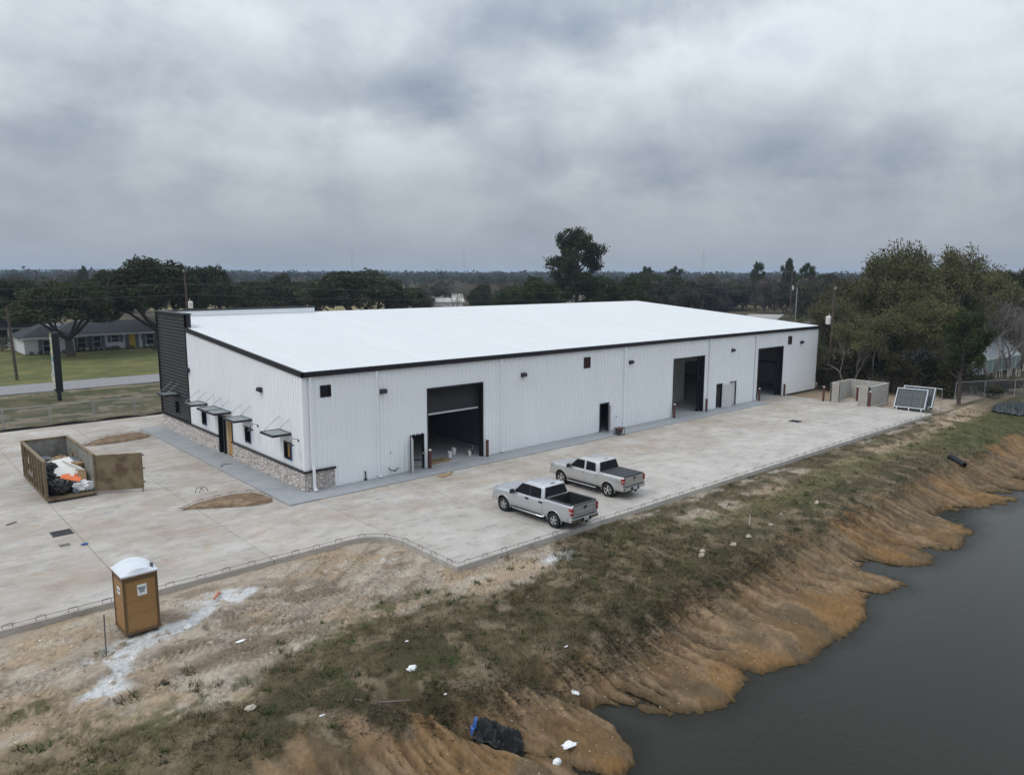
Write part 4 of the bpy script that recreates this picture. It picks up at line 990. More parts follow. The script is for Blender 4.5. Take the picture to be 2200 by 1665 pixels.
MB().box(-DX, DX, DL-.04, DL, .22, DZ-.10).build('end_wall', 'dumpin', dm); MB().box(-DX, DX, DL-.06, DL+.07, DZ-.11, DZ-.003).build('top_rail', 'dumpster', dm)
MB().box(-DX, DX, .0, DL, .16, .235).build('floor', 'dumpster', dm)
MB().box(-DX-.02, DX+.02, -.05, .05, .10, .24).build('sill', 'dumpster', dm, bevel=.01)
for sgn in (-1, 1): MB().box(sgn*.55-.06, sgn*.55+.06, .0, DL, .02, .16).build('skid_beam', 'iron', dm)
gate = MB().box(0, 2.26, -.06, 0, .20, 2.18).build('end_gate', 'dumpster', dm); gate.location = (DX+.10, .05, .0); gate.rotation_euler = (0, 0, R(-25))
for z in (.45, 1.2, 1.95): MB().tube([(-.05, -.03, z-.1), (-.05, -.03, z+.1)], .035, 8).build('hinge', 'dumpster', gate)
for z in (.55, 1.3, 2.05): MB().box(2.26, 2.36, -.05, -.01, z-.03, z+.03).build('latch', 'iron', gate)
MB().tube([(2.2, -.03, .2), (2.22, -.03, .05), (2.18, -.03, .0)], .02, 6).build('chain', 'iron', gate)
for x in (.04, 2.18): MB().box(x, x+.05, -.075, -.06, .22, 2.16).build('gate_edge', 'dumpster', gate)
MB().box(-DX-.093, -DX-.09, 4.0, 4.12, 1.35, 1.75).build('sticker', 'paper', dm)
G = 'waste thrown into the dumpster'
dx0, dy0 = -9.8, 7.0
def blob(name, c, r, mat, label, cat, seed, rough=.25, sub=3, group=None, flat=1., crease=False):
    bm = bmesh.new(); bmesh.ops.create_icosphere(bm, subdivisions=sub, radius=1)
    rs = np.random.default_rng(seed); k = rs.normal(size=(9, 3))*2.6; ph = rs.random(9)*6.3
    for v in bm.verts:
        if crease: d = 1+rough*sum((abs(math.sin(v.co.dot(Vector(k[i]))*(1+i*.28)+ph[i]))-.6)/(1+i*.22) for i in range(9))*.5
        else: d = 1+rough*sum(math.sin(v.co.dot(Vector(k[i]))+ph[i])/(1+i*.35) for i in range(9))*.42
        v.co = Vector((v.co.x*r[0]*d, v.co.y*r[1]*d, max(v.co.z, -flat)*r[2]*d))
    me = bpy.data.meshes.new(name); bm.to_mesh(me); bm.free()
    me.polygons.foreach_set('use_smooth', np.ones(len(me.polygons), bool)) if sub > 2 and not crease else None
    o = link_mesh(name, me, mat); o.location = c
    return tag(o, label, cat, group)
blob('rubbish_bag', (dx0-.62, dy0+2.3, 1.28), (.42, .45, .36), 'bag', 'black bin bag on the heap by the left dumpster wall', 'bag', 3, .3, 4, G, crease=True)
blob('rubbish_bag', (dx0-.45, dy0+.72, .62), (.60, .60, .42), 'bag', 'large black bin bag lying at the mouth of the dumpster', 'bag', 5, .3, 4, G, crease=True)
blob('rubbish_bag', (dx0-.72, dy0+1.55, .85), (.35, .5, .42), 'bag', 'dark crumpled bin bag between the two bigger bags', 'bag', 8, .35, 4, G, crease=True)
blob('rubbish_bag', (dx0+.55, dy0+3.7, 1.05), (.36, .35, .28), 'grey', 'grey plastic bundle against the right dumpster wall', 'bag', 9, .3, 4, G, crease=True)
blob('waste_heap', (dx0+.0, dy0+3.2, .70), (1.02, 2.9, .55), mk('mixed_waste', (.20, .175, .15), .9, var=.5, scale=6, bump=.8), 'brown mound of mixed rubble filling the dumpster', 'rubble', 12, .25, 4, G)
def plank(name, c, size, rot, mat, label, cat='board'):
    o = MB().obox((0, 0, 0), size).build(name, mat); o.location = (dx0+c[0], dy0+c[1], c[2]); o.rotation_euler = tuple(R(q) for q in rot)
    return tag(o, label, cat, G)
plank('drywall_sheet', (.18, 2.15, 1.32), (1.20, 1.85, .016), (17, -4, 12), 'drywall', 'large broken white drywall sheet on top of the waste')
plank('drywall_sheet', (.0, 1.55, 1.16), (1.0, .8, .016), (20, 6, -20), 'drywall', 'smaller white drywall piece sliding under the large sheet')
plank('drywall_sheet', (-.15, 2.75, 1.06), (.8, .9, .016), (14, 10, 35), 'paleboard', 'cream drywall offcut half under the large white sheet')
plank('wood_trim', (.50, 1.9, 1.42), (.09, 1.9, .03), (10, 0, 22), 'drywall', 'long pale trim strip lying across the drywall', 'trim')
plank('orange_board', (.10, .60, 1.02), (.95, .34, .02), (24, 14, -28), 'orange', 'bright orange board at the mouth of the dumpster')
plank('orange_board', (.32, 1.22, 1.02), (.85, .26, .02), (26, 4, 4), 'orange', 'orange panel under the edge of the drywall')
plank('orange_board', (.36, 1.02, .86), (.30, .30, .02), (50, 0, -10), 'orange', 'small square orange offcut')
plank('brown_panel', (.70, .95, 1.02), (.40, .62, .02), (58, 0, -10), 'cardboard', 'brown panel with white edges leaning near the gate post')
plank('cabinet_box', (.80, 2.3, 1.28), (.42, .55, .34), (6, 4, 28), 'cardboard', 'broken grey-brown cabinet box by the right wall', 'box')
plank('grey_board', (.72, 2.75, 1.5), (.34, .66, .03), (14, -12, 30), 'shutter', 'blue-grey lid leaning on the cabinet box', 'board')
for k, (c, s_, r_, l_) in enumerate([((-.75, 5.3, 1.25), (.13, .03, .75), (12, 8, 0), 'upright plank at the back left of the dumpster'), ((.05, 3.6, 1.25), (.15, .04, .55), (15, -6, 30), 'short upright plank in the middle of the waste'),
        ((.88, 3.9, 1.35), (.14, .04, .75), (8, 4, 20), 'upright plank by the right wall of the dumpster'), ((-.1, 4.2, 1.22), (.07, 1.3, .04), (8, 0, -55), 'thin stick lying across the back of the waste'), ((.1, 4.7, 1.38), (.05, 1.1, .04), (-14, 0, 48), 'bent pale stick poking up at the back'),
        ((-.35, 4.4, 1.12), (.10, 1.2, .04), (4, 0, 70), 'dirty plank lying crosswise behind the drywall')]): plank('plank', c, s_, r_, 'wood', l_, 'plank')
jr = random.Random(21)
JL = ['narrow', 'short', 'splintered', 'dirty', 'long thin', 'stubby', 'pale', 'dark', 'broken', 'tilted']
for k in range(10):
    x_, y_ = jr.uniform(-.8, .8), 2.6+k*.32; m_ = jr.choice(['wood', 'paleboard', 'cardboard', 'drywall', 'stake'])
    plank('scrap_board', (x_, y_, 1.18+jr.uniform(0, .22)), (jr.uniform(.08, .4), jr.uniform(.4, 1.1), .025), (jr.uniform(-30, 30), jr.uniform(-30, 30), jr.uniform(0, 180)), m_, JL[k]+' scrap board jumbled in the rear half of the dumpster load', 'board')
for k, (x_, y_, z_) in enumerate(((-.55, 3.2, 1.25), (.35, 4.4, 1.22), (-.3, 5.0, 1.2))):
    blob(('rubbish_bag', 'carton', 'sack')[k], (dx0+x_, dy0+y_, z_), (.30, .32, .22), ('bag', 'cardboard', 'grey')[k], ('black bag scrap behind the drywall', 'crushed brown carton at the back right of the load', 'grey sack at the back of the load')[k], ('bag', 'carton', 'sack')[k], 90+k, .5, 4, G, crease=True)
blob('paper_bundle', (dx0+.42, dy0+3.35, 1.25), (.18, .30, .12), 'paper', 'white and blue paper sack on the waste heap', 'sack', 15, .3, 4, G, crease=True)
blob('plastic_wrap', (dx0+.62, dy0+.42, .55), (.45, .32, .24), 'trash', 'clear crumpled plastic wrap spilling at the right corner of the mouth', 'plastic wrap', 17, .7, 4, G, crease=True)
o = MB().lathe([(.05, -.05), (.12, -.05), (.12, .05), (.05, .05), (.05, -.05)], 18, lambda x, y, h: (x, h, y)).build('tape_roll', 'grey', None, 40); o.location = (dx0+.22, dy0+.14, .38); tag(o, 'grey roll of tape on the dumpster sill', 'roll', G)

# ================================================================== PORTABLE TOILET
pz = ground_z(-11.45, -10.35)
pt = thing('portable_toilet', (-11.42, -10.42, -.19), 'tan portable toilet with white arched roof beside the slab', 'portable toilet', R(1))
a, d_, hgt = .55, .59, 2.08
for sx_ in (-.42, .42): MB().box(sx_-.05, sx_+.05, -d_, d_, .0, .09).build('skid', 'iron', pt)
MB().box(-a-.02, a+.02, -d_-.02, d_+.02, .08, .16).build('base', 'pottydark', pt, bevel=.01)
MB().box(-a+.03, a-.03, -d_+.03, d_-.03, .16, hgt).build('shell', 'potty', pt)
for sx_ in (-1, 1):
    for sy_ in (-1, 1): MB().box(min(sx_*(a-.07), sx_*a), max(sx_*(a-.07), sx_*a), min(sy_*(d_-.07), sy_*d_), max(sy_*(d_-.07), sy_*d_), .16, hgt).build('corner_post', 'pottydark', pt, bevel=.008)
def wavy(u0, u1, z0, z1, T, parent):
    mb = MB(); pr = []
    for k in range(9):
        t_ = k/8; u = u0+(u1-u0)*t_; pr.append((u, z0+.05*math.sin(math.pi*min(1, max(0, (t_-.12)/.3))) if t_ < .42 else z0+.05))
    up_ = [(u1, z1), (u0, z1)]
    n_ = len(pr)+2; poly = pr+up_
    mb.prism(poly, -.012, .014, T); return mb.build('wall_panel', 'potty', parent, bevel=.012)
for z0, z1 in ((.24, .62), (.72, 1.10), (1.18, 1.80)):
    wavy(-a+.10, a-.10, z0, z1, lambda u, z, d: (u, -d_+.03-d, z), pt); wavy(-d_+.10, d_-.10, z0, z1, lambda u, z, d: (-a+.03-d, -u, z), pt)
MB().box(-a+.10, a-.10, -d_+.012, -d_+.03, 1.90, 2.02).build('vent_grille', 'pottydark', pt); MB().box(-a+.012, -a+.03, -d_+.10, d_-.10, 1.90, 2.02).build('vent_grille', 'pottydark', pt)
# arched ribbed roof
mb = MB(); nn = 16
prof = [(-a-.03 + (2*a+.06)*k/nn, hgt+.06+.20*math.sin(math.pi*k/nn)**.75) for k in range(nn+1)]
yy = [-d_+.06]
for k in range(5): y0 = -d_+.22+k*.19; yy += [y0, y0+.03, y0+.10, y0+.13]
yy.append(d_-.02)
rows = []
for j, y in enumerate(yy):
    lift = .025 if (j-1) % 4 in (1, 2) and 0 < j < len(yy)-1 else 0
    endf = .0 if j in (0, len(yy)-1) else 1
    rows.append([(x*(1 if endf else .96), y, (z if endf else z-.05)+lift*math.sin(math.pi*k/nn)) for k, (x, z) in enumerate(prof)])
n_ = nn+1; mb.add([p for r_ in rows for p in r_], [(j*n_+k, j*n_+k+1, (j+1)*n_+k+1, (j+1)*n_+k) for j in range(len(rows)-1) for k in range(nn)])
low = [(x, -d_-.02, hgt+.06) for x, z in prof]; mb.add(low+rows[0], [(k, k+1, n_+k+1, n_+k) for k in range(nn)])
mb.build('roof', 'pottyroof', pt, 40); MB().box(-a-.035, a+.035, -d_-.03, d_+.03, hgt, hgt+.07).build('roof_rim', 'pottyroof', pt, bevel=.015)
MB().tube([(.43, -.42, hgt+.05), (.43, -.42, hgt+.27)], .055, 12).build('vent_pipe', 'grey', pt, 40)
sg = MB().box(-.11, .19, -d_+.004, -d_+.012, 1.36, 1.74).build('sign', 'paper', pt)
lt = MB(); y = -d_+.001
for r_, (n_, wd_, z, h) in enumerate(((7, .25, 1.625, .055), (6, .20, 1.56, .05), (5, .155, 1.49, .055))):
    st_ = wd_/n_
    for k in range(n_):
        x = .04-wd_/2+k*st_; lt.box(x, x+st_*.72, y, y+.003, z-h/2, z+h/2)
        if k % 2: lt.box(x, x+st_, y, y+.0025, z-h/2, z-h/2+.012)
lt.build('sign_lettering', 'ink', sg)
s2 = MB().box(-a+.004, -a+.012, -.22, .10, 1.40, 1.64).build('sign', 'paper', pt)
lt = MB()
for k in range(5): lt.box(-a+.001, -a+.004, -.18+k*.05, -.145+k*.05, 1.49, 1.55)
lt.build('sign_lettering', 'ink', s2)

# ================================================================== KERB REINFORCEMENT ALONG THE SLAB EDGE
def rebar_run(pts, label, step=1.05):
    t_ = thing('kerb_rebar', (pts[0][0], pts[0][1], 0), label, 'rebar', group='rebar for the kerbs'); ox, oy = pts[0]
    P = [(x-ox, y-oy) for x, y in pts]
    MB().tube([(x, y, .115+.012*math.sin(i*2.1)) for i, (x, y) in enumerate(P)], .009, 5).build('long_bar', 'rebar', t_)
    proto = MB().tube([(-.15, 0, -.03), (-.15, 0, .13), (-.10, 0, .15), (.10, 0, .15), (.15, 0, .13), (.15, 0, -.03)], .010, 5).mesh('hairpin')
    proto.materials.append(M['rebar']); acc = .5
    for (x0, y0), (x1, y1) in zip(P[:-1], P[1:]):
        L = math.hypot(x1-x0, y1-y0)
        while acc < L:
            o = bpy.data.objects.new('hairpin', proto); COL.objects.link(o); o.parent = t_
            o.location = (x0+(x1-x0)*acc/L, y0+(y1-y0)*acc/L, random.uniform(-.02, .01)); o.rotation_euler = (random.uniform(-.2, .2), random.uniform(-.08, .08), math.atan2(y1-y0, x1-x0)+random.uniform(-.08, .08)); acc += step*random.uniform(.9, 1.12)
        acc -= L
e = .10
rebar_run([(x, -13.78+e) for x in np.arange(-.15, 51.4, 2.3)], 'rusty rebar hairpins along the long slab edge above the pond')
rebar_run([(x, -8.1+e) for x in np.arange(-26, -1.9, 2.0)] + [(x-.02, y+.11) for x, y in arc[::-1][1:-1]] + [(-.25+e, -9.9), (-.25+e, -11.8), (-.25+e, -13.6)], 'rusty rebar hairpins curving round the slab edge behind the toilet')
rebar_run(B1+B1[:1], 'thin rebar edging round the soil bed at the building corner', .9)
rebar_run(B2+B2[:1], 'thin rebar edging round the soil bed behind the dumpster', .9)
# ================================================================== BOLLARDS
bp_ = MB().tube([(0, 0, 0), (0, 0, 1.18)], .095, 16).mesh('post', 40); bc_ = MB().lathe([(.098, 1.17), (.098, 1.20), (.06, 1.235), (.001, 1.245)], 16).mesh('cap', 40)
def bollard(x, y, label, h=1.):
    t_ = thing('bollard', (x, y, 0), label, 'bollard', group='red steel bollards'); t_.scale = (1, 1, h)
    link_mesh('post', bp_, 'redpost', t_); link_mesh('cap', bc_, 'whitecap', t_)
for k, (a_, b_) in enumerate(OH):
    nm = ('nearest overhead door, under the half-closed shutter', 'middle overhead door', 'farthest overhead door')[k]
    bollard(a_-.08, -.32, 'dark red bollard left of the '+nm); bollard(b_+.14, -.32, 'dark red bollard right of the '+nm)
bollard(50.85, -4.40, 'dark red bollard at the left corner of the block enclosure', 1.15); bollard(51.05, -8.62, 'dark red bollard at the right corner of the block enclosure', 1.15); bollard(53.3, -6.5, 'dark red bollard inside the block enclosure', 1.15)
# ================================================================== BLOCK ENCLOSURE
en = thing('block_enclosure', (51.2, -8.5, 0), 'low roofless grey concrete block bin enclosure', 'enclosure')
def blockwall(p, q, h, seed, label=None):
    rs = random.Random(seed); mb = MB(); L = math.hypot(q[0]-p[0], q[1]-p[1]); ux, uy = (q[0]-p[0])/L, (q[1]-p[1])/L; nx_, ny_ = -uy, ux
    z = 0; row = 0
    while z < h-.01:
        u = -.2*(row % 2)
        while u < L-.01:
            a_, b_ = max(0, u)+.010, min(L, u+.4)-.010; o_ = rs.uniform(-.008, .010)
            if b_ > a_: mb.box(a_, b_, -.10+o_, .10+o_, z+.010, min(z+.2, h)-.010, lambda s, t_, zz: (p[0]+ux*s+nx_*t_, p[1]+uy*s+ny_*t_, zz))
            u += .4
        z += .2; row += 1
    o = mb.build('block_wall', 'cmu', en); o['kind'] = 'stuff'
    MB().box(0.01, L-.01, -.072, .072, 0, h-.012, lambda s, t_, zz: (p[0]+ux*s+nx_*t_, p[1]+uy*s+ny_*t_, zz)).build('mortar', 'cmu', en)
hb_ = 1.8
blockwall((.0, 3.55), (3.9, 3.55), hb_, 1); blockwall((3.98, 3.65), (3.98, -.1), hb_, 2); blockwall((3.88, 0), (0, 0), hb_, 3)
blockwall((-.02, .1), (-.02, .95), hb_, 4); blockwall((-.02, 3.45), (-.02, 2.75), hb_, 5)
# ================================================================== LEANING SIGN CABINETS
def cabinet(loc, rz, tilt, wd_, ht_, dp, label, digits=True):
    t_ = thing('sign_cabinet', loc, label, 'sign cabinet', group='old sign cabinets leaning by the enclosure'); t_.rotation_euler = (tilt, 0, rz)
    MB().box(-wd_, wd_, .05, dp, 0, ht_).build('cabinet_body', 'alu', t_)
    f = MB().box(-wd_, wd_, -.03, .05, 0, .06).box(-wd_, wd_, -.03, .05, ht_-.06, ht_).box(-wd_, -wd_+.06, -.03, .05, .06, ht_-.06).box(wd_-.06, wd_, -.03, .05, .06, ht_-.06).build('face_frame', 'alu', t_)
    fc = MB().box(-wd_+.06, wd_-.06, .02, .048, .06, ht_-.06).build('sign_face', 'signface', t_)
    for x in (-wd_*.78, -.02, wd_*.72): MB().box(x-.015, x+.015, .01, .02, .07, ht_-.07).build('mullion', 'signmark', fc)
    if digits:
        for row, z0 in ((0, ht_*.55), (1, ht_*.13)):
            for k, x0 in enumerate((-.80, -.42, .22, .60)):
                w2, h2, s = .24, ht_*.31, .03; m_ = MB()
                x = x0
                for (a_, b_, c_, d_) in ((x, x+w2, z0, z0+s), (x, x+w2, z0+h2/2-s/2, z0+h2/2+s/2), (x, x+w2, z0+h2-s, z0+h2), (x, x+s, z0+s, z0+h2/2-s/2), (x+w2-s, x+w2, z0+s, z0+h2/2-s/2), (x, x+s, z0+h2/2+s/2, z0+h2-s), (x+w2-s, x+w2, z0+h2/2+s/2, z0+h2-s)):
                    m_.box(a_, b_, .008, .02, c_, d_)
                m_.build('digit', 'signmark', fc)
    for x in (-wd_*.8, 0, wd_*.8): MB().box(x-.03, x+.03, .0, dp*.6, -.25, 0).build('foot', 'alu', t_)
    MB().box(-wd_*.9, wd_*.9, .05, dp*.5, -.28, -.22).build('foot_rail', 'iron', t_)
    return t_
cabinet((51.75, -11.75, .22), R(-82), R(-33), 1.24, 1.9, .5, 'front sign cabinet with dark face of numeral outlines leaning back')
cabinet((52.75, -11.95, .30), R(-82), R(-33), 1.28, 1.95, .45, 'rear sign cabinet leaning behind the one with numerals', False)
# rack of bare poles holding the cabinets
rk = thing('pipe_rack', (54.0, -12.2, -.2), 'thin pipe rack behind the two sign cabinets', 'rack')
for x, y in ((0, .9), (0, -1.4)): MB().tube([(x, y, 0), (x, y, 2.15)], .025, 6).build('upright', 'steel', rk)
MB().tube([(0, .9, 2.1), (0, -1.4, 2.1)], .025, 6).build('top_pipe', 'steel', rk)

# ================================================================== TEMPORARY FENCE BEHIND THE LOT
def wire_mesh(wd_, ht_, st=.12, r_=.0035):
    v = []; f = []
    def strip(a_, b_):
        n0 = len(v); d = (b_-a_).normalized(); p = Vector((-d.z, 0, d.x))*r_
        for q in (a_-p, a_+p, b_+p, b_-p): v.append(tuple(q))
        f.append((n0, n0+1, n0+2, n0+3))
        for q in (a_, b_): pass
    k = -ht_
    while k < wd_:
        for sg_ in (1, -1):
            x0, x1 = max(0, k), min(wd_, k+ht_)
            z0, z1 = x0-k, x1-k
            if sg_ < 0: z0, z1 = ht_-z0, ht_-z1
            if x1-x0 > .02: strip(Vector((x0, 0, z0+.04)), Vector((x1, 0, z1+.04)))
        k += st
    return MB().add(v, f).mesh('wire_mesh')
PW, PH = 3.08, 1.72
fr = MB()
for p, q in (((.05, 0, 0), (.05, 0, PH)), ((PW-.05, 0, 0), (PW-.05, 0, PH)), ((.05, 0, PH), (PW-.05, 0, PH)), ((.05, 0, .08), (PW-.05, 0, .08))): fr.tube([p, q], .024, 6)
fr = fr.mesh('frame', 60); fr.materials.append(M['steel']); wm = wire_mesh(PW, PH-.06); wm.materials.append(M['mesh'])
ft = MB().box(-.28, .28, -.2, .2, -.02, .05).mesh('foot'); ft.materials.append(M['cmu'])
ORD = ['leftmost', 'second', 'third', 'fourth', 'fifth', 'sixth']
for k in range(6):
    x = -12.72+k*PW
    t_ = thing('fence_panel', (x, 30.2+.1*math.sin(k*1.7), -.12), ('leftmost chain link fence panel behind the lot' if k == 0 else ORD[k]+' chain link fence panel from the left behind the lot'), 'fence panel', R(random.uniform(-1.2, 1.8)), 'chain link panels behind the lot')
    for nm, me_ in (('frame', fr), ('wire_mesh', wm), ('foot', ft)):
        o = bpy.data.objects.new(nm, me_); COL.objects.link(o); o.parent = t_
mb = MB(); pv = None
for k in range(0, 81):
    x = -34+k*.5; z = .10+.06*math.sin(k*.9)+.06*random.random(); y = 29.72+.06*math.sin(k*.7)
    if pv: mb.quad((pv[0], pv[1], -.2), (x, y, -.2), (x, y, z), (pv[0], pv[1]+.0, pv[2])); mb.quad((pv[0], pv[1]+.02, pv[2]), (x, y+.02, z), (x, y+.35, -.12), (pv[0], pv[1]+.35, -.12))
    pv = (x, y, z)
tag(mb.build('silt_fence', 'silt'), 'low black silt cloth along the back edge of the lot', 'silt fence')
# leaning chain link by the right-hand trees
cf = thing('chain_link_fence', (62.5, -12.0, -.25), 'old grey chain link fence by the trees right of the enclosure', 'fence')
pp = [(0, 0), (3.6, -1.5), (7.0, -3.2), (10.4, -5.2)]
for k, (x, y) in enumerate(pp): MB().tube([(x, y, 0), (x+.25, y+.05, 1.75)], .03, 6).build('post', 'steel', cf)
for (a_, b_), (c_, d_) in zip(pp[:-1], pp[1:]):
    MB().tube([(a_+.25, b_+.05, 1.74), (c_+.25, d_+.05, 1.74)], .02, 6).build('top_rail', 'steel', cf)
    L = math.hypot(c_-a_, d_-b_); o = link_mesh('wire_mesh', wire_mesh(L, 1.66, .12, .004), 'mesh', cf); o.location = (a_, b_, 0); o.rotation_euler = (R(-0), R(0), math.atan2(d_-b_, c_-a_))
# ================================================================== PYLON SIGN
sg = thing('pylon_sign', (-3.5, 43.6, 0), 'tall black tenant sign with stacked white and yellow panels', 'sign')
MB().box(-.16, .44, -.46, .46, .78, 6.35).build('cabinet', 'signblk', sg)
for y in (-.28, .30): MB().box(.02, .26, y-.12, y+.12, -.1, .79).build('leg', 'signblk', sg)
cols = [(.35, .27, .16), (.62, .62, .60), (.58, .55, .38), (.60, .58, .36), (.58, .56, .34), (.60, .58, .42), (.16, .34, .33), (.52, .55, .58), (.55, .56, .56), (.56, .57, .57), (.58, .59, .58), (.60, .60, .52), (.62, .61, .44), (.5, .5, .45)]
z = 6.28
for k, c in enumerate(cols):
    h = .36
    pn = MB().box(-.19, -.16, -.42, .42, z-h+.03, z).build('tenant_panel', mk('panel_%d' % k, c, .5, var=.05), sg)
    if k in (1, 2, 3, 5, 8, 10):
        lt = MB()
        for j in range(6): lt.box(-.194, -.19, .30-j*.11, .30-j*.11+.07, z-h*.62, z-h*.34)
        lt.build('panel_marks', 'ink', pn)
    z -= h+.015
# ================================================================== HOUSES ACROSS THE ROAD
def hip(x0, x1, y0, y1, ze, zr, ov=.5, ends=(1, 1)):
    x0 -= ov; x1 += ov; y0 -= ov; y1 += ov; ym = (y0+y1)/2; hh = (y1-y0)/2
    a_ = x0+hh*.9*ends[0]; b_ = x1-hh*.9*ends[1]
    return MB().add([(x0, y0, ze), (x1, y0, ze), (x1, y1, ze), (x0, y1, ze), (a_, ym, zr), (b_, ym, zr), (x0, y0, ze-.16), (x1, y0, ze-.16), (x1, y1, ze-.16), (x0, y1, ze-.16)],
                    [(0, 1, 5, 4), (1, 2, 5), (2, 3, 4, 5), (3, 0, 4), (6, 7, 1, 0), (7, 8, 2, 1), (8, 9, 3, 2), (9, 6, 0, 3), (9, 8, 7, 6)])
ho = thing('ranch_house', (0, 0, 0), 'white single-storey house with dark roof and yellow front door', 'house')
MB().box(6.5, 27, 93.6, 101, 0, 2.45).build('wall', 'brickwhite', ho); MB().box(1.5, 8.0, 91.9, 101.2, 0, 2.4).build('wall', 'brickwhite', ho)
rf = hip(5.5, 27, 93.4, 101.4, 2.46, 4.35).build('roof', 'roofdark', ho); MB().box(4.9, 27.4, 92.84, 92.9, 2.28, 2.46).build('fascia', 'white', rf)
def hipy(x0, x1, y0, y1, ze, zr, ov=.5):
    x0 -= ov; x1 += ov; y0 -= ov; y1 += ov; xm = (x0+x1)/2; hh = (x1-x0)/2
    return MB().add([(x0, y0, ze), (x1, y0, ze), (x1, y1, ze), (x0, y1, ze), (xm, y0+hh, zr), (xm, y1-hh, zr), (x0, y0, ze-.16), (x1, y0, ze-.16)], [(0, 1, 4), (1, 2, 5, 4), (2, 3, 5), (3, 0, 4, 5), (6, 7, 1, 0), (0, 3, 6)])
rf = hipy(1.5, 8.0, 91.9, 101.2, 2.41, 4.15).build('roof', 'roofdark', ho); MB().box(.98, 8.5, 91.33, 91.39, 2.23, 2.41).build('fascia', 'white', rf)
def hwin(x0, x1, z0, z1, y, sh=True, cat='window'):
    w_ = MB().box(x0-.06, x1+.06, y-.06, y, z0-.06, z1+.06).build('window', 'brickwhite', ho)
    MB().box(x0, x1, y-.075, y-.06, z0, z1).build('pane', 'glass', w_)
    MB().box(x0, x1, y-.09, y-.075, (z0+z1)/2-.03, (z0+z1)/2+.03).build('glazing_bar', 'brickwhite', w_)
    if sh:
        for a_, b_ in ((x0-.62, x0-.10), (x1+.10, x1+.62)): MB().box(a_, b_, y-.07, y-.0, z0-.08, z1+.08).build('shutter', 'shutter', w_)
hwin(3.9, 5.2, .35, 1.95, 91.9); hwin(8.8, 9.9, .45, 2.0, 93.6); hwin(11.0, 12.0, .45, 2.1, 93.6); hwin(13.6, 14.6, 1.1, 2.1, 93.6); hwin(18.7, 19.8, .45, 2.1, 93.6); hwin(21.5, 23.2, .45, 2.1, 93.6, False)
MB().box(16.1, 17.0, 93.5, 93.6, .1, 2.15).build('front_door', 'yellow', ho)
for a_ in (15.55, 17.05): MB().box(a_, a_+.5, 93.52, 93.6, .1, 2.2).build('shutter', 'shutter', ho)
for a_ in (15.15, 17.95): MB().box(a_, a_+.14, 93.45, 93.6, 1.5, 1.85).build('porch_lamp', 'shutter', ho)
h2 = thing('two_storey_house', (0, 0, 0), 'white house with tall dark roof behind the left end of the ranch house', 'house')
MB().box(-9, 6.2, 108, 116, 0, 3.2).build('wall', 'brickwhite', h2)
MB().add([(-9.6, 107.4, 3.1), (6.8, 107.4, 3.1), (6.8, 116.6, 3.1), (-9.6, 116.6, 3.1), (-9.6, 112, 6.5), (6.8, 112, 6.5)], [(0, 1, 5, 4), (2, 3, 4, 5), (1, 2, 5), (3, 0, 4)]).build('roof', 'roofdark', h2)
MB().box(5.9, 9.9, 106.0, 112, 0, 3.0).build('wall', 'brickwhite', h2)
MB().add([(5.9, 105.98, 3.0), (9.9, 105.98, 3.0), (7.9, 105.98, 5.0)], [(0, 1, 2)]).build('gable', 'brickwhite', h2)
MB().add([(5.5, 105.6, 2.75), (7.9, 105.6, 5.2), (10.3, 105.6, 2.75), (5.5, 112, 2.75), (7.9, 112, 5.2), (10.3, 112, 2.75)], [(0, 1, 4, 3), (1, 2, 5, 4)]).build('roof', 'roofdark', h2)
for x in (.6, 2.4, 4.2): 
    w_ = MB().box(x, x+1.2, 107.9, 108, 1.5, 2.8).build('window', 'shutter', h2); MB().box(x+.1, x+1.1, 107.85, 107.9, 1.6, 2.7).build('pane', 'glass', w_)
# barn roof far behind
bn_ = thing('barn', (128, 160, 0), 'small white barn with pale roof far behind the building', 'barn', R(-32))
MB().box(-6, 6, -5, 5, 0, 3.4).build('wall', 'brickwhite', bn_)
MB().add([(-6.01, -5, 3.4), (-6.01, 5, 3.4), (-6.01, 0, 5.5), (6.01, -5, 3.4), (6.01, 5, 3.4), (6.01, 0, 5.5)], [(0, 2, 1), (3, 4, 5)]).build('gable', 'brickwhite', bn_)
MB().add([(-6.5, -5.5, 3.2), (-6.5, 0, 5.6), (-6.5, 5.5, 3.2), (6.5, -5.5, 3.2), (6.5, 0, 5.6), (6.5, 5.5, 3.2)], [(0, 3, 4, 1), (1, 4, 5, 2)]).build('roof', mk('barn_roof', (.5, .49, .46), .7), bn_)
for y in (-3.2, 0.4): MB().box(-6.08, -6.0, y, y+2.6, 0, 2.7).build('door', 'shutter', bn_)
# ================================================================== UTILITY POLES AND WIRES
def upole(x, y, h, label, arm=True, xf=None, lean=0., rz=0.):
    t_ = thing('utility_pole', (x, y, 0), label, 'utility pole', rz, 'utility poles')
    MB().tube([(0, 0, -.3), (lean*.5, 0, h*.5), (lean, 0, h)], [.17, .14, .11], 10).build('post', 'pole', t_, 60)
    if arm:
        ca = MB().box(lean-.06, lean+.06, -1.1, 1.1, h-.75, h-.62).build('cross_arm', 'pole', t_)
        for yy_ in (-1., 0, 1.): MB().tube([(lean, yy_, h-.62), (lean, yy_, h-.42)], .04, 6).build('insulator', 'whitecap', ca)
    if xf:
        MB().lathe([(.001, xf), (.27, xf), (.28, xf+.1), (.28, xf+.78), (.20, xf+.86), (.001, xf+.88)], 16, lambda a_, b_, c_: (lean*.6+.42+a_, b_-.05, c_)).tube([(lean*.6+.36, -.05, xf+.86), (lean*.6+.36, -.05, xf+1.15)], .04, 6).build('transformer', 'whitecap', t_, 40)
    return t_
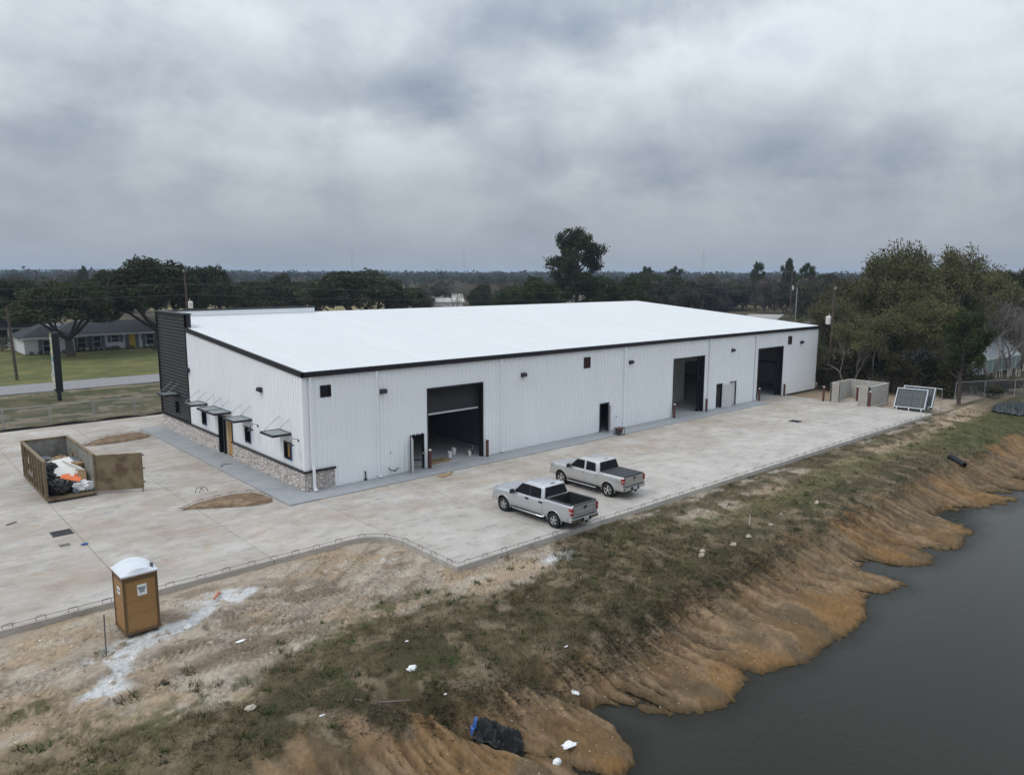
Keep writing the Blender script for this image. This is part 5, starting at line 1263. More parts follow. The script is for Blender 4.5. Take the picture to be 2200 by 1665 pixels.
upole(-3.93, 62.4, 8.1, 'bare leaning wooden pole at the left edge of the lawn', False, None, -.35)
upole(13.9, 58.6, 12.7, 'wooden utility pole with white transformer behind the black parapet', True, 7.6, -.15, R(-25))
upole(141.2, 47.2, 13.2, 'thin dark utility pole beyond the far end of the roof', True, 8.6)
upole(61.8, .3, 11.0, 'utility pole with white transformer among the trees past the far corner', True, 6.6, 0, R(120))
tag(MB().tube([(144.6, 47.6, 0), (144.6, 47.6, 9.0)], .10, 8).tube([(144.6, 47.6, 9.0), (143.4, 47.2, 9.15)], .05, 6).build('lamp_post', 'steel'), 'slim pale lamp post beside the far utility pole', 'lamp post')
wr = 0
for zz_, dy in ((12.55, 0.), (10.6, .3), (9.3, -.2)):
    pts = []
    for (xa, ya, za), (xb, yb_, zb_) in (((-62, 57.5, zz_+.9), (13.8, 58.6+dy, zz_)), ((13.8, 58.6+dy, zz_), (150, 63, zz_-1.2))):
        for k in range(17):
            t_ = k/16; pts.append((xa+(xb-xa)*t_, ya+(yb_-ya)*t_, za+(zb_-za)*t_ - 4*t_*(1-t_)*(.9 if xa < 0 else 1.5)))
    tag(MB().tube(pts, .022, 4).build('overhead_wire', 'wire'), ('highest overhead wire along the road', 'middle overhead wire along the road', 'lowest overhead wire along the road')[wr], 'wire', 'overhead wires along the road'); wr += 1
# distant masts
for k, (x, y, h, l_) in enumerate(((640, 800, 44, 'faint distant mast left of the tall pine'), (770, 495, 42, 'faint distant tower right of the tall pine'), (120, 1150, 44, 'hair-thin distant mast above the left treeline'), (475, 820, 42, 'faint distant mast above the middle treeline'), (760, 120, 40, 'faint distant tower above the right-hand trees'))):
    mb = MB()
    for sx_, sy_ in ((-1, -1), (1, -1), (1, 1), (-1, 1)): mb.bar((x+sx_*2, y+sy_*2, 0), (x+sx_*.5, y+sy_*.5, h), .13)
    for j in range(8): z0, z1 = h*j/8, h*(j+1)/8; mb.bar((x-2+1.5*j/8, y, z0), (x+2-1.5*(j+1)/8, y, z1), .06); mb.bar((x+2-1.5*j/8, y, z0), (x-2+1.5*(j+1)/8, y, z1), .06)
    tag(mb.build('lattice_tower', 'steel'), l_, 'tower', 'distant towers')
# ================================================================== GREENHOUSE
gh = thing('greenhouse', (78, -7.6, 0), 'long hoop greenhouse of pale film behind the right-hand trees', 'greenhouse', R(-4))
GL, GW, GE, GR = 18., 7.6, 1.7, 4.1
def arch(t_): return (GW*t_, GE+(GR-GE)*math.sin(math.pi*t_)**.8)
mb = MB(); K = 14
for k in range(K):
    (y0, z0), (y1, z1) = arch(k/K), arch((k+1)/K); mb.quad((0, y0, z0), (GL, y0, z0), (GL, y1, z1), (0, y1, z1))
mb.build('film_roof', 'poly', gh, 60)
MB().box(0, GL, -.02, .02, 0, GE).build('side_wall', mk('greenhouse_wall', (.20, .25, .25), .4, var=.3, scale=1.2), gh)
MB().add([(GL, 0, 0)]+[(GL, *arch(k/K)) for k in range(K+1)]+[(GL, GW, 0)], [tuple(range(K+3))]).build('end_wall', 'poly', gh); MB().add([(0, 0, 0)]+[(0, *arch(k/K)) for k in range(K+1)]+[(0, GW, 0)], [tuple(range(K+3))]).build('end_wall', 'poly', gh)
for j in range(13): MB().tube([(j*1.5, -.04, 0)]+[(j*1.5, y, z+.03) for y, z in [arch(k/K) for k in range(K+1)]], .035, 5).build('hoop', 'pvc', gh)
MB().box(0, GL, -.06, .0, GE-.04, GE+.04).build('eave_rail', 'pvc', gh)
for k in range(26):
    x = 84+(k % 13)*1.05+random.uniform(-.3, .3); y = -9.6-(k//13)*1.2-.12*(k % 13)*.3+random.uniform(-.3, .3)
    tag(MB().tube([(x, y, -.3), (x+random.uniform(-.05, .05), y, .75)], .03, 5).build('plant_stake', 'pvc'), 'short pale plant stake in the beds before the greenhouse', 'stake', 'stakes by the greenhouse')
# ================================================================== TREES (kind, x, y, height, spread)
NAMED= [('oak', 6.3, 86.3, 12.1, 13.1),
 ('oak', 19.0, 88.8, 15.4, 14.7),
 ('oak', 32.5, 104.3, 14.6, 12.1),
 ('oak', 47.6, 114.5, 11.5, 16.5),
 ('oak', 57.7, 92.6, 13.6, 21.4),
 ('oak', 3.3, 111.6, 11.8, 11.6),
 ('oak', 21.6, 123.3, 14.1, 11.8),
 ('oak', 71.7, 141.9, 10.9, 15.5),
 ('oak', 80.1, 108.0, 9.9, 9.7),
 ('oak', 108.1, -5.1, 14.5, 8.7),
 ('pine', 91.3, 65.9, 19.7, 12.8),
 ('cedar', 76.0, 66.9, 10.7, 8.3),
 ('cedar', 84.7, 69.7, 12.0, 9.2),
 ('cedar', 94.9, 61.9, 12.5, 10.2),
 ('cedar', 101.4, 61.9, 11.7, 8.6),
 ('pine', 206.8, 93.8, 15.7, 6.1),
 ('pine', 202.5, 81.0, 16.3, 4.9),
 ('pine', 218.5, 82.7, 15.0, 6.1),
 ('pine', 218.0, 148.4, 14.7, 6.9),
 ('pine', 52.1, 285.6, 14.1, 3.9),
 ('pine', 232.7, 145.4, 14.5, 7.5),
 ('pine', 60.5, -13.0, 8.6, 4.8),
 ('brush', 65.5, 1.8, 9.3, 5.8),
 ('brush', 71.1, 1.6, 11.5, 8.2),
 ('brush', 73.9, -0.1, 14.2, 8.3),
 ('brush', 78.7, -1.4, 15.7, 9.6),
 ('brush', 80.7, -4.1, 15.2, 8.4),
 ('brush', 58.9, -3.0, 7.2, 5.7),
 ('brush', 61.8, -4.7, 8.4, 6.3),
 ('brush', 64.8, -7.0, 7.2, 6.8),
 ('brush', 67.2, -7.7, 9.5, 6.4),
 ('brush', 95.1, -3.3, 13.1, 9.4),
 ('brush', 70.5, 5.2, 6.4, 5.1),
 ('brush', 70.0, -3.7, 11.4, 7.3),
 ('bare', 82.3, -9.5, 9.3, 9.3),
 ('bare', 90.6, -9.4, 8.6, 6.9),
 ('bare', 126.5, 3.3, 12.1, 11.0)]
WOODS= [('wood', 11.7, 170.7, 10.5, 7.1), ('wood', 18.0, 202.4, 11.5, 8.8), ('oak2', 24.2, 211.9, 9.8, 8.0), ('wood', 30.4, 282.9, 11.3, 8.4), ('bare', 31.1, 256.1, 10.5, 8.3), ('wood', 33.2, 296.5, 11.6, 11.4), ('oak2', 33.9, 273.7, 10.3, 10.7), ('wood', 39.5, 331.2, 8.7, 10.7), ('wood', 41.5, 291.5, 11.3, 8.5), ('cedar', 41.6, 309.9, 11.1, 8.0), ('wood', 43.5, 224.4, 10.9, 10.6), ('oak2', 44.0, 184.4, 11.1, 9.1), ('cedar', 46.8, 261.0, 9.6, 9.8), ('oak2', 49.3, 213.8, 11.2, 8.5), ('wood', 50.9, 302.0, 9.7, 10.8), ('cedar', 52.6, 169.3, 11.0, 6.5), ('oak2', 52.8, 298.3, 11.6, 10.2), ('cedar', 54.1, 304.7, 11.5, 9.5), ('oak2', 57.3, 332.9, 8.6, 12.0), ('bare', 61.3, 178.9, 11.8, 9.7), ('cedar', 64.1, 298.7, 10.8, 13.9), ('oak2', 65.8, 145.1, 11.7, 9.1), ('bare', 66.0, 283.8, 10.8, 14.5), ('cedar', 67.0, 254.3, 9.6, 13.5), ('wood', 73.0, 325.9, 10.3, 10.4), ('wood', 74.4, 185.1, 10.9, 7.9), ('wood', 75.9, 274.5, 11.9, 13.1), ('wood', 76.3, 145.1, 10.5, 6.9), ('bare', 78.7, 252.1, 9.4, 7.0), ('wood', 79.5, 279.7, 11.9, 9.4), ('wood', 87.2, 316.9, 9.4, 14.6), ('wood', 87.5, 271.5, 10.2, 13.0), ('wood', 89.9, 240.0, 9.9, 8.9), ('cedar', 97.8, 289.6, 11.5, 14.8), ('oak2', 99.4, 291.4, 11.5, 11.8), ('cedar', 100.5, 325.4, 10.2, 11.5), ('bare', 100.8, 326.9, 9.2, 9.1), ('bare', 101.7, 136.8, 9.3, 7.6), ('wood', 109.8, -0.5, 11.7, 5.9), ('wood', 112.2, 121.2, 10.1, 6.4), ('wood', 114.2, -0.1, 11.9, 5.2), ('bare', 118.0, 141.2, 10.5, 10.2), ('bare', 118.3, 221.1, 10.7, 8.9), ('wood', 118.5, 158.6, 8.8, 7.6), ('bare', 119.8, 1.2, 12.1, 5.4), ('bare', 121.8, 137.6, 9.9, 7.1), ('bare', 123.4, 2.1, 12.4, 6.4), ('brush2', 124.2, -2.2, 12.0, 5.2), ('cedar', 125.2, 313.3, 8.8, 10.0), ('oak2', 127.9, 236.4, 9.0, 7.6), ('brush2', 128.0, -1.9, 13.0, 6.5), ('wood', 128.7, 161.0, 10.9, 8.1), ('bare', 130.4, 138.6, 9.5, 9.1), ('wood', 131.4, 8.2, 12.8, 6.8), ('wood', 131.6, 177.9, 8.8, 9.3), ('bare', 133.3, 168.1, 9.1, 7.2), ('brush2', 133.4, 11.9, 12.2, 7.7), ('bare', 133.6, 142.9, 9.1, 9.5), ('bare', 133.9, 171.6, 8.9, 11.9), ('cedar', 134.0, 255.1, 9.1, 14.8), ('wood', 134.9, 12.0, 12.5, 6.8), ('bare', 136.0, 277.0, 11.7, 12.7), ('bare', 137.3, 158.4, 9.3, 7.1), ('cedar', 137.4, 284.5, 9.0, 13.8), ('cedar', 138.1, 87.5, 11.7, 5.0), ('brush2', 139.2, 7.9, 12.6, 6.4), ('cedar', 139.8, 89.3, 13.4, 5.6), ('wood', 140.2, 75.1, 10.9, 6.8), ('wood', 141.9, 147.6, 10.5, 7.4), ('bare', 142.7, 5.9, 11.5, 6.4), ('brush2', 144.2, 8.3, 13.0, 5.9), ('wood', 144.5, 85.3, 12.3, 9.0), ('wood', 144.9, 95.1, 11.4, 7.2), ('cedar', 145.4, 319.3, 9.8, 15.1), ('wood', 146.0, 83.0, 12.5, 8.1), ('bare', 148.8, 152.8, 8.9, 7.1), ('bare', 149.8, 194.5, 10.5, 10.4), ('bare', 152.3, 187.1, 10.8, 11.3), ('wood', 153.1, 102.9, 10.5, 6.3), ('wood', 153.6, 198.2, 8.5, 9.0), ('wood', 154.2, 173.8, 10.0, 10.2), ('bare', 155.1, 64.8, 13.2, 5.6), ('wood', 156.2, 57.8, 11.1, 6.6), ('wood', 156.3, 161.9, 10.2, 8.4), ('brush2', 157.6, 18.8, 12.1, 8.6), ('bare', 158.2, 165.8, 8.4, 8.8), ('wood', 159.6, 51.1, 11.0, 7.6), ('wood', 160.8, 200.3, 9.4, 13.7), ('wood', 161.7, 73.6, 10.8, 6.4), ('cedar', 163.2, 63.0, 11.6, 6.2), ('wood', 163.7, 87.5, 11.8, 9.9), ('wood', 165.5, 49.7, 12.0, 6.6), ('wood', 166.7, 217.0, 10.7, 13.2), ('wood', 168.1, 227.1, 7.8, 12.3), ('cedar', 168.2, 55.2, 11.0, 6.0), ('cedar', 168.4, 80.3, 10.9, 9.8), ('bare', 172.0, 117.5, 11.9, 6.9), ('bare', 173.3, 227.6, 7.6, 10.9), ('wood', 173.4, 88.4, 12.3, 8.2), ('wood', 175.8, 115.7, 11.9, 8.9), ('wood', 176.3, 65.4, 10.7, 8.4), ('wood', 177.1, 72.3, 12.7, 7.9), ('bare', 177.1, 201.7, 7.8, 10.9), ('wood', 178.0, 93.1, 13.5, 9.7), ('wood', 178.1, 83.1, 11.5, 8.1), ('bare', 182.9, 82.4, 11.5, 7.7), ('cedar', 186.4, 87.6, 13.7, 9.6), ('wood', 186.5, 110.7, 11.5, 6.4), ('wood', 189.5, 66.7, 13.1, 8.7), ('bare', 189.6, 201.9, 8.9, 13.5), ('cedar', 192.4, 124.4, 13.3, 9.3), ('bare', 193.0, 29.4, 11.7, 7.1), ('brush2', 194.0, 23.5, 12.0, 7.6), ('cedar', 195.1, 104.7, 12.2, 6.7), ('wood', 198.8, 67.5, 13.2, 6.4), ('wood', 199.3, 104.2, 11.2, 6.7), ('bare', 201.2, 68.8, 11.5, 7.9), ('wood', 202.4, 81.9, 11.5, 10.3), ('wood', 202.4, 88.4, 12.1, 7.1), ('bare', 204.4, 106.1, 11.6, 8.9), ('cedar', 206.3, 104.9, 10.6, 11.2), ('bare', 207.5, 107.0, 9.9, 8.4), ('brush2', 208.7, 19.7, 13.8, 9.0), ('cedar', 208.9, 147.4, 9.5, 10.4), ('wood', 209.6, 131.9, 9.4, 9.5), ('wood', 210.6, 110.7, 11.3, 9.4), ('bare', 211.1, 73.6, 12.4, 6.9), ('bare', 212.8, 18.4, 13.3, 7.6), ('wood', 213.1, 102.6, 11.3, 9.2), ('bare', 215.4, 91.5, 12.7, 11.6), ('wood', 217.7, 100.2, 11.4, 6.8), ('wood', 218.2, 112.7, 11.1, 11.3), ('wood', 223.5, 87.7, 13.4, 7.0), ('bare', 225.6, 41.6, 12.9, 12.0), ('bare', 228.8, 139.5, 12.1, 8.2), ('wood', 230.3, 102.3, 12.9, 8.8), ('wood', 230.8, 164.6, 13.2, 11.2), ('wood', 231.0, 81.7, 13.8, 11.0), ('wood', 231.5, 112.3, 11.1, 9.1), ('wood', 232.2, 141.9, 10.7, 13.6), ('wood', 235.3, 119.3, 9.7, 9.7), ('cedar', 236.3, 95.4, 9.6, 10.4), ('cedar', 247.7, 88.4, 10.4, 8.4), ('bare', 248.1, 132.1, 10.9, 7.9), ('wood', 258.0, 125.7, 10.4, 8.5), ('wood', 261.5, 141.7, 10.4, 8.5), ('wood', 268.9, 109.2, 13.0, 10.1), ('bare', 273.8, 108.7, 11.0, 12.8), ('cedar', 277.4, 112.4, 9.5, 9.4), ('cedar', 281.5, 108.1, 11.1, 12.5)]
def leaves(cen, size, col, seed, squash=1.):
    """one quad per leaf spray, turned at random"""
    rs = np.random.default_rng(seed); n = len(cen)
    a = rs.normal(size=(n, 3)); a /= np.linalg.norm(a, axis=1)[:, None]
    b = rs.normal(size=(n, 3)); b -= a*(a*b).sum(1)[:, None]; b /= np.linalg.norm(b, axis=1)[:, None]
    s = (size*rs.uniform(.6, 1.3, n))[:, None]; a = a*s; b = b*s*.62
    v = np.stack([cen-a, cen-b*.9, cen+a, cen+b], 1).reshape(-1, 3)
    f = np.arange(4*n).reshape(n, 4); return v, f, np.repeat(col, 4, 0)
def crown_from(clusters, per, size, base, tip, seed, shell=.55, zs=.8):
    rs = np.random.default_rng(seed); P = []; C = []
    for cx, cy, cz, r_ in clusters:
        n = max(8, int(per*r_*r_)); d = rs.normal(size=(n, 3)); d /= np.linalg.norm(d, axis=1)[:, None]
        # ragged: push out along a few random directions
        k = rs.normal(size=(4, 3)); lump = 1+.22*np.sin(d@k[0]*3+1)+.18*np.sin(d@k[1]*5)
        rr = r_*lump*(shell+(1-shell)*rs.random(n)**.6)
        P.append(np.array([cx, cy, cz])+d*rr[:, None]*np.array([1, 1, zs]))
        t_ = rs.random(n)[:, None]; hue = rs.uniform(.75, 1.25)
        C.append((np.array(base)*(1-t_)+np.array(tip)*t_)*hue)
    P = np.concatenate(P); C = np.concatenate(C)
    return leaves(P, np.full(len(P), size), C, seed+1)
def limbs(tree, seed, n=6):
    """tree: list of (points, radii)"""
    mb = MB()
    for pts, rr in tree: mb.tube(pts, rr, n, False)
    return mb
def grow(mb, p, d, L, r_, depth, rs, spread, up_, ends, nseg=3, n=5):
    pts = [p]; q = p; dd = d.copy()
    for k in range(nseg):
        dd = (dd + Vector((rs.uniform(-1, 1), rs.uniform(-1, 1), rs.uniform(-1, 1)+up_))*.22).normalized(); q = q+dd*(L/nseg); pts.append(q)
    r1 = max(.013, r_*.62)
    mb.tube(pts, [r_+(r1-r_)*k/nseg for k in range(nseg+1)], n if r_ > .03 else 3, False)
    if depth == 0: ends.append(q); return
    for k in range(rs.choice((2, 3, 3)) if depth > 1 else 3):
        a = Vector((rs.uniform(-1, 1), rs.uniform(-1, 1), rs.uniform(-.5, 1))).normalized()
        nd_ = (dd + a*spread).normalized()
        st = pts[-1] if k < 2 else pts[-2]
        grow(mb, st, nd_, L*rs.uniform(.62, .82), max(.013, r1*.8), depth-1, rs, spread, up_, ends, nseg, n)
PROTO = {}
def add_proto(kind, trunk_me, v, f, c, bark):
    cm = np_mesh('crown', v, f, c); cm.materials.append(M['leaf']); trunk_me.materials.append(M[bark]); PROTO.setdefault(kind, []).append((trunk_me, cm))
# all prototypes are 10 m tall and 10 m across; each tree scales them
def broadleaf(kind, seed, base, tip, nclus=34, per=62, size=.17, fork=.22, low=.30, bark='bark', rr_=(.10, .19), shell=.5):
    rs = random.Random(seed); cl = []
    for i in range(nclus):
        a = 2*math.pi*(i*.618+rs.random()*.2); t_ = rs.random()
        rad = 4.1*math.sqrt(min(1, (i+.6)/nclus))*rs.uniform(.85, 1.05)
        top = 10-.25*rad-.10*rad*rad*.9; zc = low*10 + (top-1.2-low*10)*(rs.uniform(.55, 1.0) if rad < 3 else rs.uniform(.15, .9))
        cl.append((rad*math.cos(a), rad*math.sin(a), max(low*10, zc), 10*rs.uniform(*rr_)))
    mb = MB(); F0 = Vector((rs.uniform(-.15, .15), rs.uniform(-.15, .15), fork*10))
    mb.tube([(0, 0, -.3), (0.05, 0, .4), (F0.x*.6, F0.y*.6, fork*6), F0], [.62, .42, .36, .34], 9, False)
    mains = []
    for k in range(6):
        a = 2*math.pi*k/6+rs.uniform(-.3, .3); e_ = Vector((2.2*math.cos(a), 2.2*math.sin(a), fork*10+rs.uniform(1.2, 2.6)))
        m_ = F0.lerp(e_, .5)+Vector((0, 0, -.15)); mb.tube([F0, m_, e_], [.22, .17, .12], 6, False); mains.append(e_)
    for c in cl:
        p = Vector(c[:3]); e_ = min(mains+[F0], key=lambda q: (q-p).length); m_ = e_.lerp(p, .5)+Vector((rs.uniform(-.3, .3), rs.uniform(-.3, .3), rs.uniform(-.35, .1)))
        mb.tube([e_, m_, p], [.10, .06, .025], 4, False)
    add_proto(kind, mb.mesh('trunk', 60), *crown_from(cl, per*10, size, base, tip, seed, shell), bark)
OAKB, OAKT = (.031, .040, .018), (.072, .082, .039)
for s in (1, 2, 3): broadleaf('oak', s, OAKB, OAKT, 46, 44, .15, .20, .44, rr_=(.08, .15))
for s in (4, 5): broadleaf('oak2', s, OAKB, OAKT, 26, 22, .26, .15, .22)
for s in (6, 7, 8): broadleaf('wood', s, (.052, .050, .032), (.092, .083, .056), 28, 20, .24, .12, .16, 'barkgrey')
broadleaf('wood', 9, (.085, .072, .058), (.125, .108, .09), 28, 16, .22, .12, .16, 'barkgrey'); broadleaf('wood', 10, (.033, .044, .020), (.066, .078, .034), 28, 22, .24, .12, .14, 'barkgrey')
for s in (11, 12): broadleaf('cedar', s, (.026, .040, .014), (.066, .088, .032), 32, 30, .20, .08, .10)
# pine: bare bole, separate flat irregular needle clumps high up
for s in (21, 22, 23):
    rs = random.Random(s); cl = []; mb = MB()
    mb.tube([(0, 0, -.3), (.12, 0, 3), (-.15, .1, 6.0), (.1, 0, 8.6), (0, 0, 9.5)], [.34, .28, .20, .10, .04], 9, False)
    env = [(.40, 4.0), (.52, 3.2), (.60, 4.2), (.72, 4.6), (.82, 3.9), (.90, 2.6), (.97, 1.0)]
    for i in range(22):
        zf = .38+.60*((i+.5)/22)**.9; R_ = float(np.interp(zf, [e_[0] for e_ in env], [e_[1] for e_ in env]))*rs.uniform(.45, 1.0); a = i*2.399+rs.uniform(-.6, .6)
        tip_ = Vector((R_*math.cos(a), R_*math.sin(a), zf*10+rs.uniform(-.1, .4))); b0 = Vector((0, 0, zf*10-.9-.12*R_)); m_ = b0.lerp(tip_, .55)+Vector((0, 0, -.15))
        mb.tube([b0, m_, tip_], [.10, .06, .02], 5, False)
        for j in range(4):
            p = b0.lerp(tip_, rs.uniform(.55, 1.08))+Vector((rs.uniform(-.8, .8), rs.uniform(-.8, .8), rs.uniform(-.15, .45))); r_ = rs.uniform(.6, 1.1)
            cl.append((p.x, p.y, p.z, r_)); mb.tube([m_, p], [.04, .015], 3, False)
    add_proto('pine', mb.mesh('trunk', 60), *crown_from(cl, 300, .13, (.024, .038, .014), (.072, .092, .034), s, .25, .62), 'bark')
# twiggy half-bare trees and bare ones
def twiggy(kind, seed, depth, leafn, lb, lt, lsize, bark, up_=.25, spread=.75, r0=.16, stems=3, L0=2.6):
    rs = random.Random(seed); mb = MB(); ends = []
    for k in range(stems):
        a = 2*math.pi*k/stems+rs.random(); d = Vector((.35*math.cos(a), .35*math.sin(a), 1)).normalized()
        grow(mb, Vector((.15*math.cos(a), .15*math.sin(a), -.2)), d, L0, r0, depth, rs, spread, up_, ends)
    V = np.array(mb.v); lo, hi = V.min(0), V.max(0); s = np.array([10/max(hi[0]-lo[0], hi[1]-lo[1])]*2+[10/hi[2]])
    mb.v = [tuple(q) for q in V*s]; E = np.array([tuple(q) for q in ends])*s
    if leafn:
        r_ = np.random.default_rng(seed); k = np.repeat(np.arange(len(E)), leafn); P = E[k]+np.clip(r_.normal(size=(len(k), 3)), -2, 2)*np.array([.34, .34, .30]); t_ = r_.random(len(k))[:, None]
        low = r_.random((len(E), 1))[k]*.5+.75
        C = (np.array(lb)*(1-t_)+np.array(lt)*t_)*low; v, f, c = leaves(P, np.full(len(P), lsize), C, seed)
        add_proto(kind, mb.mesh('trunk'), v, f, c, bark)
    else:
        me_ = mb.mesh('branches'); me_.materials.append(M[bark]); PROTO.setdefault(kind, []).append((me_, None))
for s in (31, 32, 33): twiggy('brush', s, 5, 40, (.070, .072, .032), (.165, .157, .078), .105, 'barkgrey')
for s in (34,): twiggy('brush2', s, 4, 20, (.060, .056, .030), (.11, .10, .055), .20, 'barkgrey')
for s in (41, 42): twiggy('bare', s, 6, 0, 0, 0, 0, 'barkgrey', .12, .85, .15, 3)
def tree(kind, x, y, h, w_, label, name, i, group=None, rz=None):
    tm, cm = PROTO[kind][i % len(PROTO[kind])]
    t_ = thing(name, (x, y, ground_z(x, y)-.05), label, 'tree', random.uniform(0, 6.28) if rz is None else rz, group); s = w_/10
    t_.scale = (s, s, h/10)
    o = bpy.data.objects.new('trunk' if cm else 'branches', tm); COL.objects.link(o); o.parent = t_
    if cm: o = bpy.data.objects.new('crown', cm); COL.objects.link(o); o.parent = t_
    return t_
NM = {'oak': 'live_oak', 'oak2': 'live_oak', 'pine': 'pine_tree', 'cedar': 'evergreen_tree', 'brush': 'thicket_tree', 'brush2': 'thicket_tree', 'bare': 'bare_tree', 'wood': 'woodland_tree'}
LB = {'oak': ['spreading live oak with forked trunk on the lawn before the ranch house', 'tall dark live oak rising highest over the black parapet', 'dark live oak just right of the utility pole', 'low wide live oak behind the left end of the white roof', 'broad dark oak behind the middle of the white roof',
              'dark oak at the left edge behind the two-storey house', 'live oak left of the tallest oak, behind the ranch house', 'far oak between the two dark oak groups', 'small oak beside the white barn', 'dark evergreen oak at the right edge of the photo'],
      'pine': ['tall pine standing above everything behind the roof', 'flat-topped pine left of the far utility pole', 'thin round-topped pine directly behind the far utility pole', 'flat-topped pine right of the far utility pole', 'distant pine just right of the tall pine', 'tiny distant pine above the left treeline', 'second distant pine right of the tall pine', 'bright green young pine in front of the greenhouse'],
      'cedar': ['low bright green tree left of the tall pine', 'dense green tree against the tall pine trunk', 'olive bushy tree right of the tall pine', 'lower green tree farther right of the tall pine'],
      'bare': ['large grey leafless tree over the greenhouse end', 'grey leafless tree at the right edge', 'brown leafless tree far behind the greenhouse', 'dense grey leafless tree close behind the greenhouse ridge', 'low grey leafless tree by the greenhouse end wall'],
      'brush': ['olive thicket tree just past the far building corner', 'olive thicket tree second from the far building corner', 'tall twiggy olive tree left of the tallest one', 'tallest twiggy half-bare tree in the right-hand thicket', 'tall half-bare tree right of the tallest thicket tree', 'low twiggy tree beside the building end wall', 'low twiggy tree behind the block enclosure', 'low olive tree behind the sign cabinets', 'mid-height olive tree before the greenhouse end', 'broad olive tree behind the greenhouse', 'low brush tree deep behind the building corner', 'olive tree in the middle of the thicket', 'olive tree over the left end of the greenhouse', 'olive tree above the middle of the greenhouse', 'olive half-bare tree behind the right end of the greenhouse']}
NAMED += [('brush', 84.5, -3.2, 11.0, 9.0), ('brush', 90.5, -1.0, 11.5, 9.5), ('brush', 101, -6.0, 10.5, 9.0), ('bare', 93.0, -4.0, 10.5, 10.5), ('bare', 98.5, -9.0, 8.5, 8.5)]
cnt = {}
for kind, x, y, h, w_ in NAMED:
    i = cnt.get(kind, 0); cnt[kind] = i+1
    if kind == 'bare': w_ *= 1.25
    if kind == 'brush': w_ *= 1.2; h *= .97
    tree(kind, x, y, h*1.02, w_*1.12, LB[kind][i], NM[kind], i, rz=(2.2 if kind == 'oak' and i == 0 else None))
WL = {'wood': 'brown-green woodland tree in the mass behind the building', 'bare': 'leafless grey-brown tree in the woods behind the building', 'cedar': 'dark green tree among the woods behind the building', 'oak2': 'dark round oak in the treeline left of the building', 'brush2': 'olive half-bare tree in the woods at the far right'}
for i, (kind, x, y, h, w_) in enumerate(WOODS):
    if 118 < x < 200 and 42 < y < 92 and (x-112)*.42+53-y > -6 and (x-112)*.42+53-y < 14: continue
    tree(kind, x, y, h*1.02, w_*1.25, WL[kind], NM[kind], i, 'woodland trees behind the building: '+kind.replace('2', ''))
# undergrowth thicket under the right-hand trees, and hedges by the house: things one can still tell apart
def shrub(x, y, r_, h, label, seed, base=(.030, .036, .014), tip=(.07, .075, .03), name='shrub', group=None, per=300, size=.09):
    rs = random.Random(seed); cl = [(rs.uniform(-.6, .6)*r_, rs.uniform(-.6, .6)*r_, h*rs.uniform(.25, .8), r_*rs.uniform(.3, .55)) for _ in range(9)]
    t_ = thing(name, (x, y, ground_z(x, y)), label, 'shrub', 0, group)
    v, f, c = crown_from(cl, per/max(.3, r_), size, base, tip, seed, .3, h/r_*.6); link_mesh('foliage', np_mesh('foliage', v, f, c), 'leaf', t_)
    mb = MB()
    for cx, cy, cz, _ in cl: mb.tube([(cx*.2, cy*.2, -.05), (cx*.7, cy*.7, cz*.6), (cx, cy, cz)], [.03, .02, .01], 4, False)
    mb.build('stem', 'bark', t_)
k = 0
for x, y, r_, h in ((59.9, 1.5, 2.2, 5.2), (62, -1.8, 2.4, 5.0), (60.6, -3.6, 2.2, 4.6), (63.2, -5.6, 2.6, 5.2), (62.2, -8.0, 2.2, 3.8), (65.2, -9.2, 2.4, 3.8), (66.5, -10.6, 2.2, 2.2), (63.5, -10.6, 1.8, 1.8), (69, -11.6, 2.0, 2.0), (59.2, -.5, 1.8, 2.4), (63.5, -2.5, 2.8, 4.2), (66.8, -6.5, 3.0, 4.6), (64.8, 2.5, 3., 4.8), (70.5, -9.0, 2.6, 3.0), (72.5, -13.4, 1.8, 1.4), (67.3, -13.6, 1.5, 1.2)):
    shrub(x, y, r_, h, 'dark tangled undergrowth bush below the right-hand trees', 100+k, (.030, .031, .015), (.070, .066, .034), 'undergrowth_bush', 'undergrowth below the right-hand trees', 520, .12); k += 1
for x in np.arange(8.6, 15, .8): shrub(x, 92.7, .5, .75, 'clipped dark hedge bush under the ranch house windows', 200+int(x*10), name='hedge_bush', group='hedge bushes along the ranch house', per=120, size=.08)
for x in (2.2, 3.2, 4.2, 5.2, 6.4, 15.4, 16.0, 18.0, 18.9, 19.8, 21): shrub(x, 91.0 if x < 8 else 92.2, .45, .65, 'clipped dark hedge bush under the ranch house windows', 300+int(x*10), name='hedge_bush', group='hedge bushes along the ranch house', per=120, size=.08)
shrub(-.2, 101, 2.0, 2.6, 'tall dark hedge left of the ranch house', 401, name='hedge'); shrub(55.6, -3.9, .5, 1.6, 'bright yellow-green sapling behind the block enclosure', 402, (.09, .12, .02), (.16, .20, .04), 'sapling', per=120)
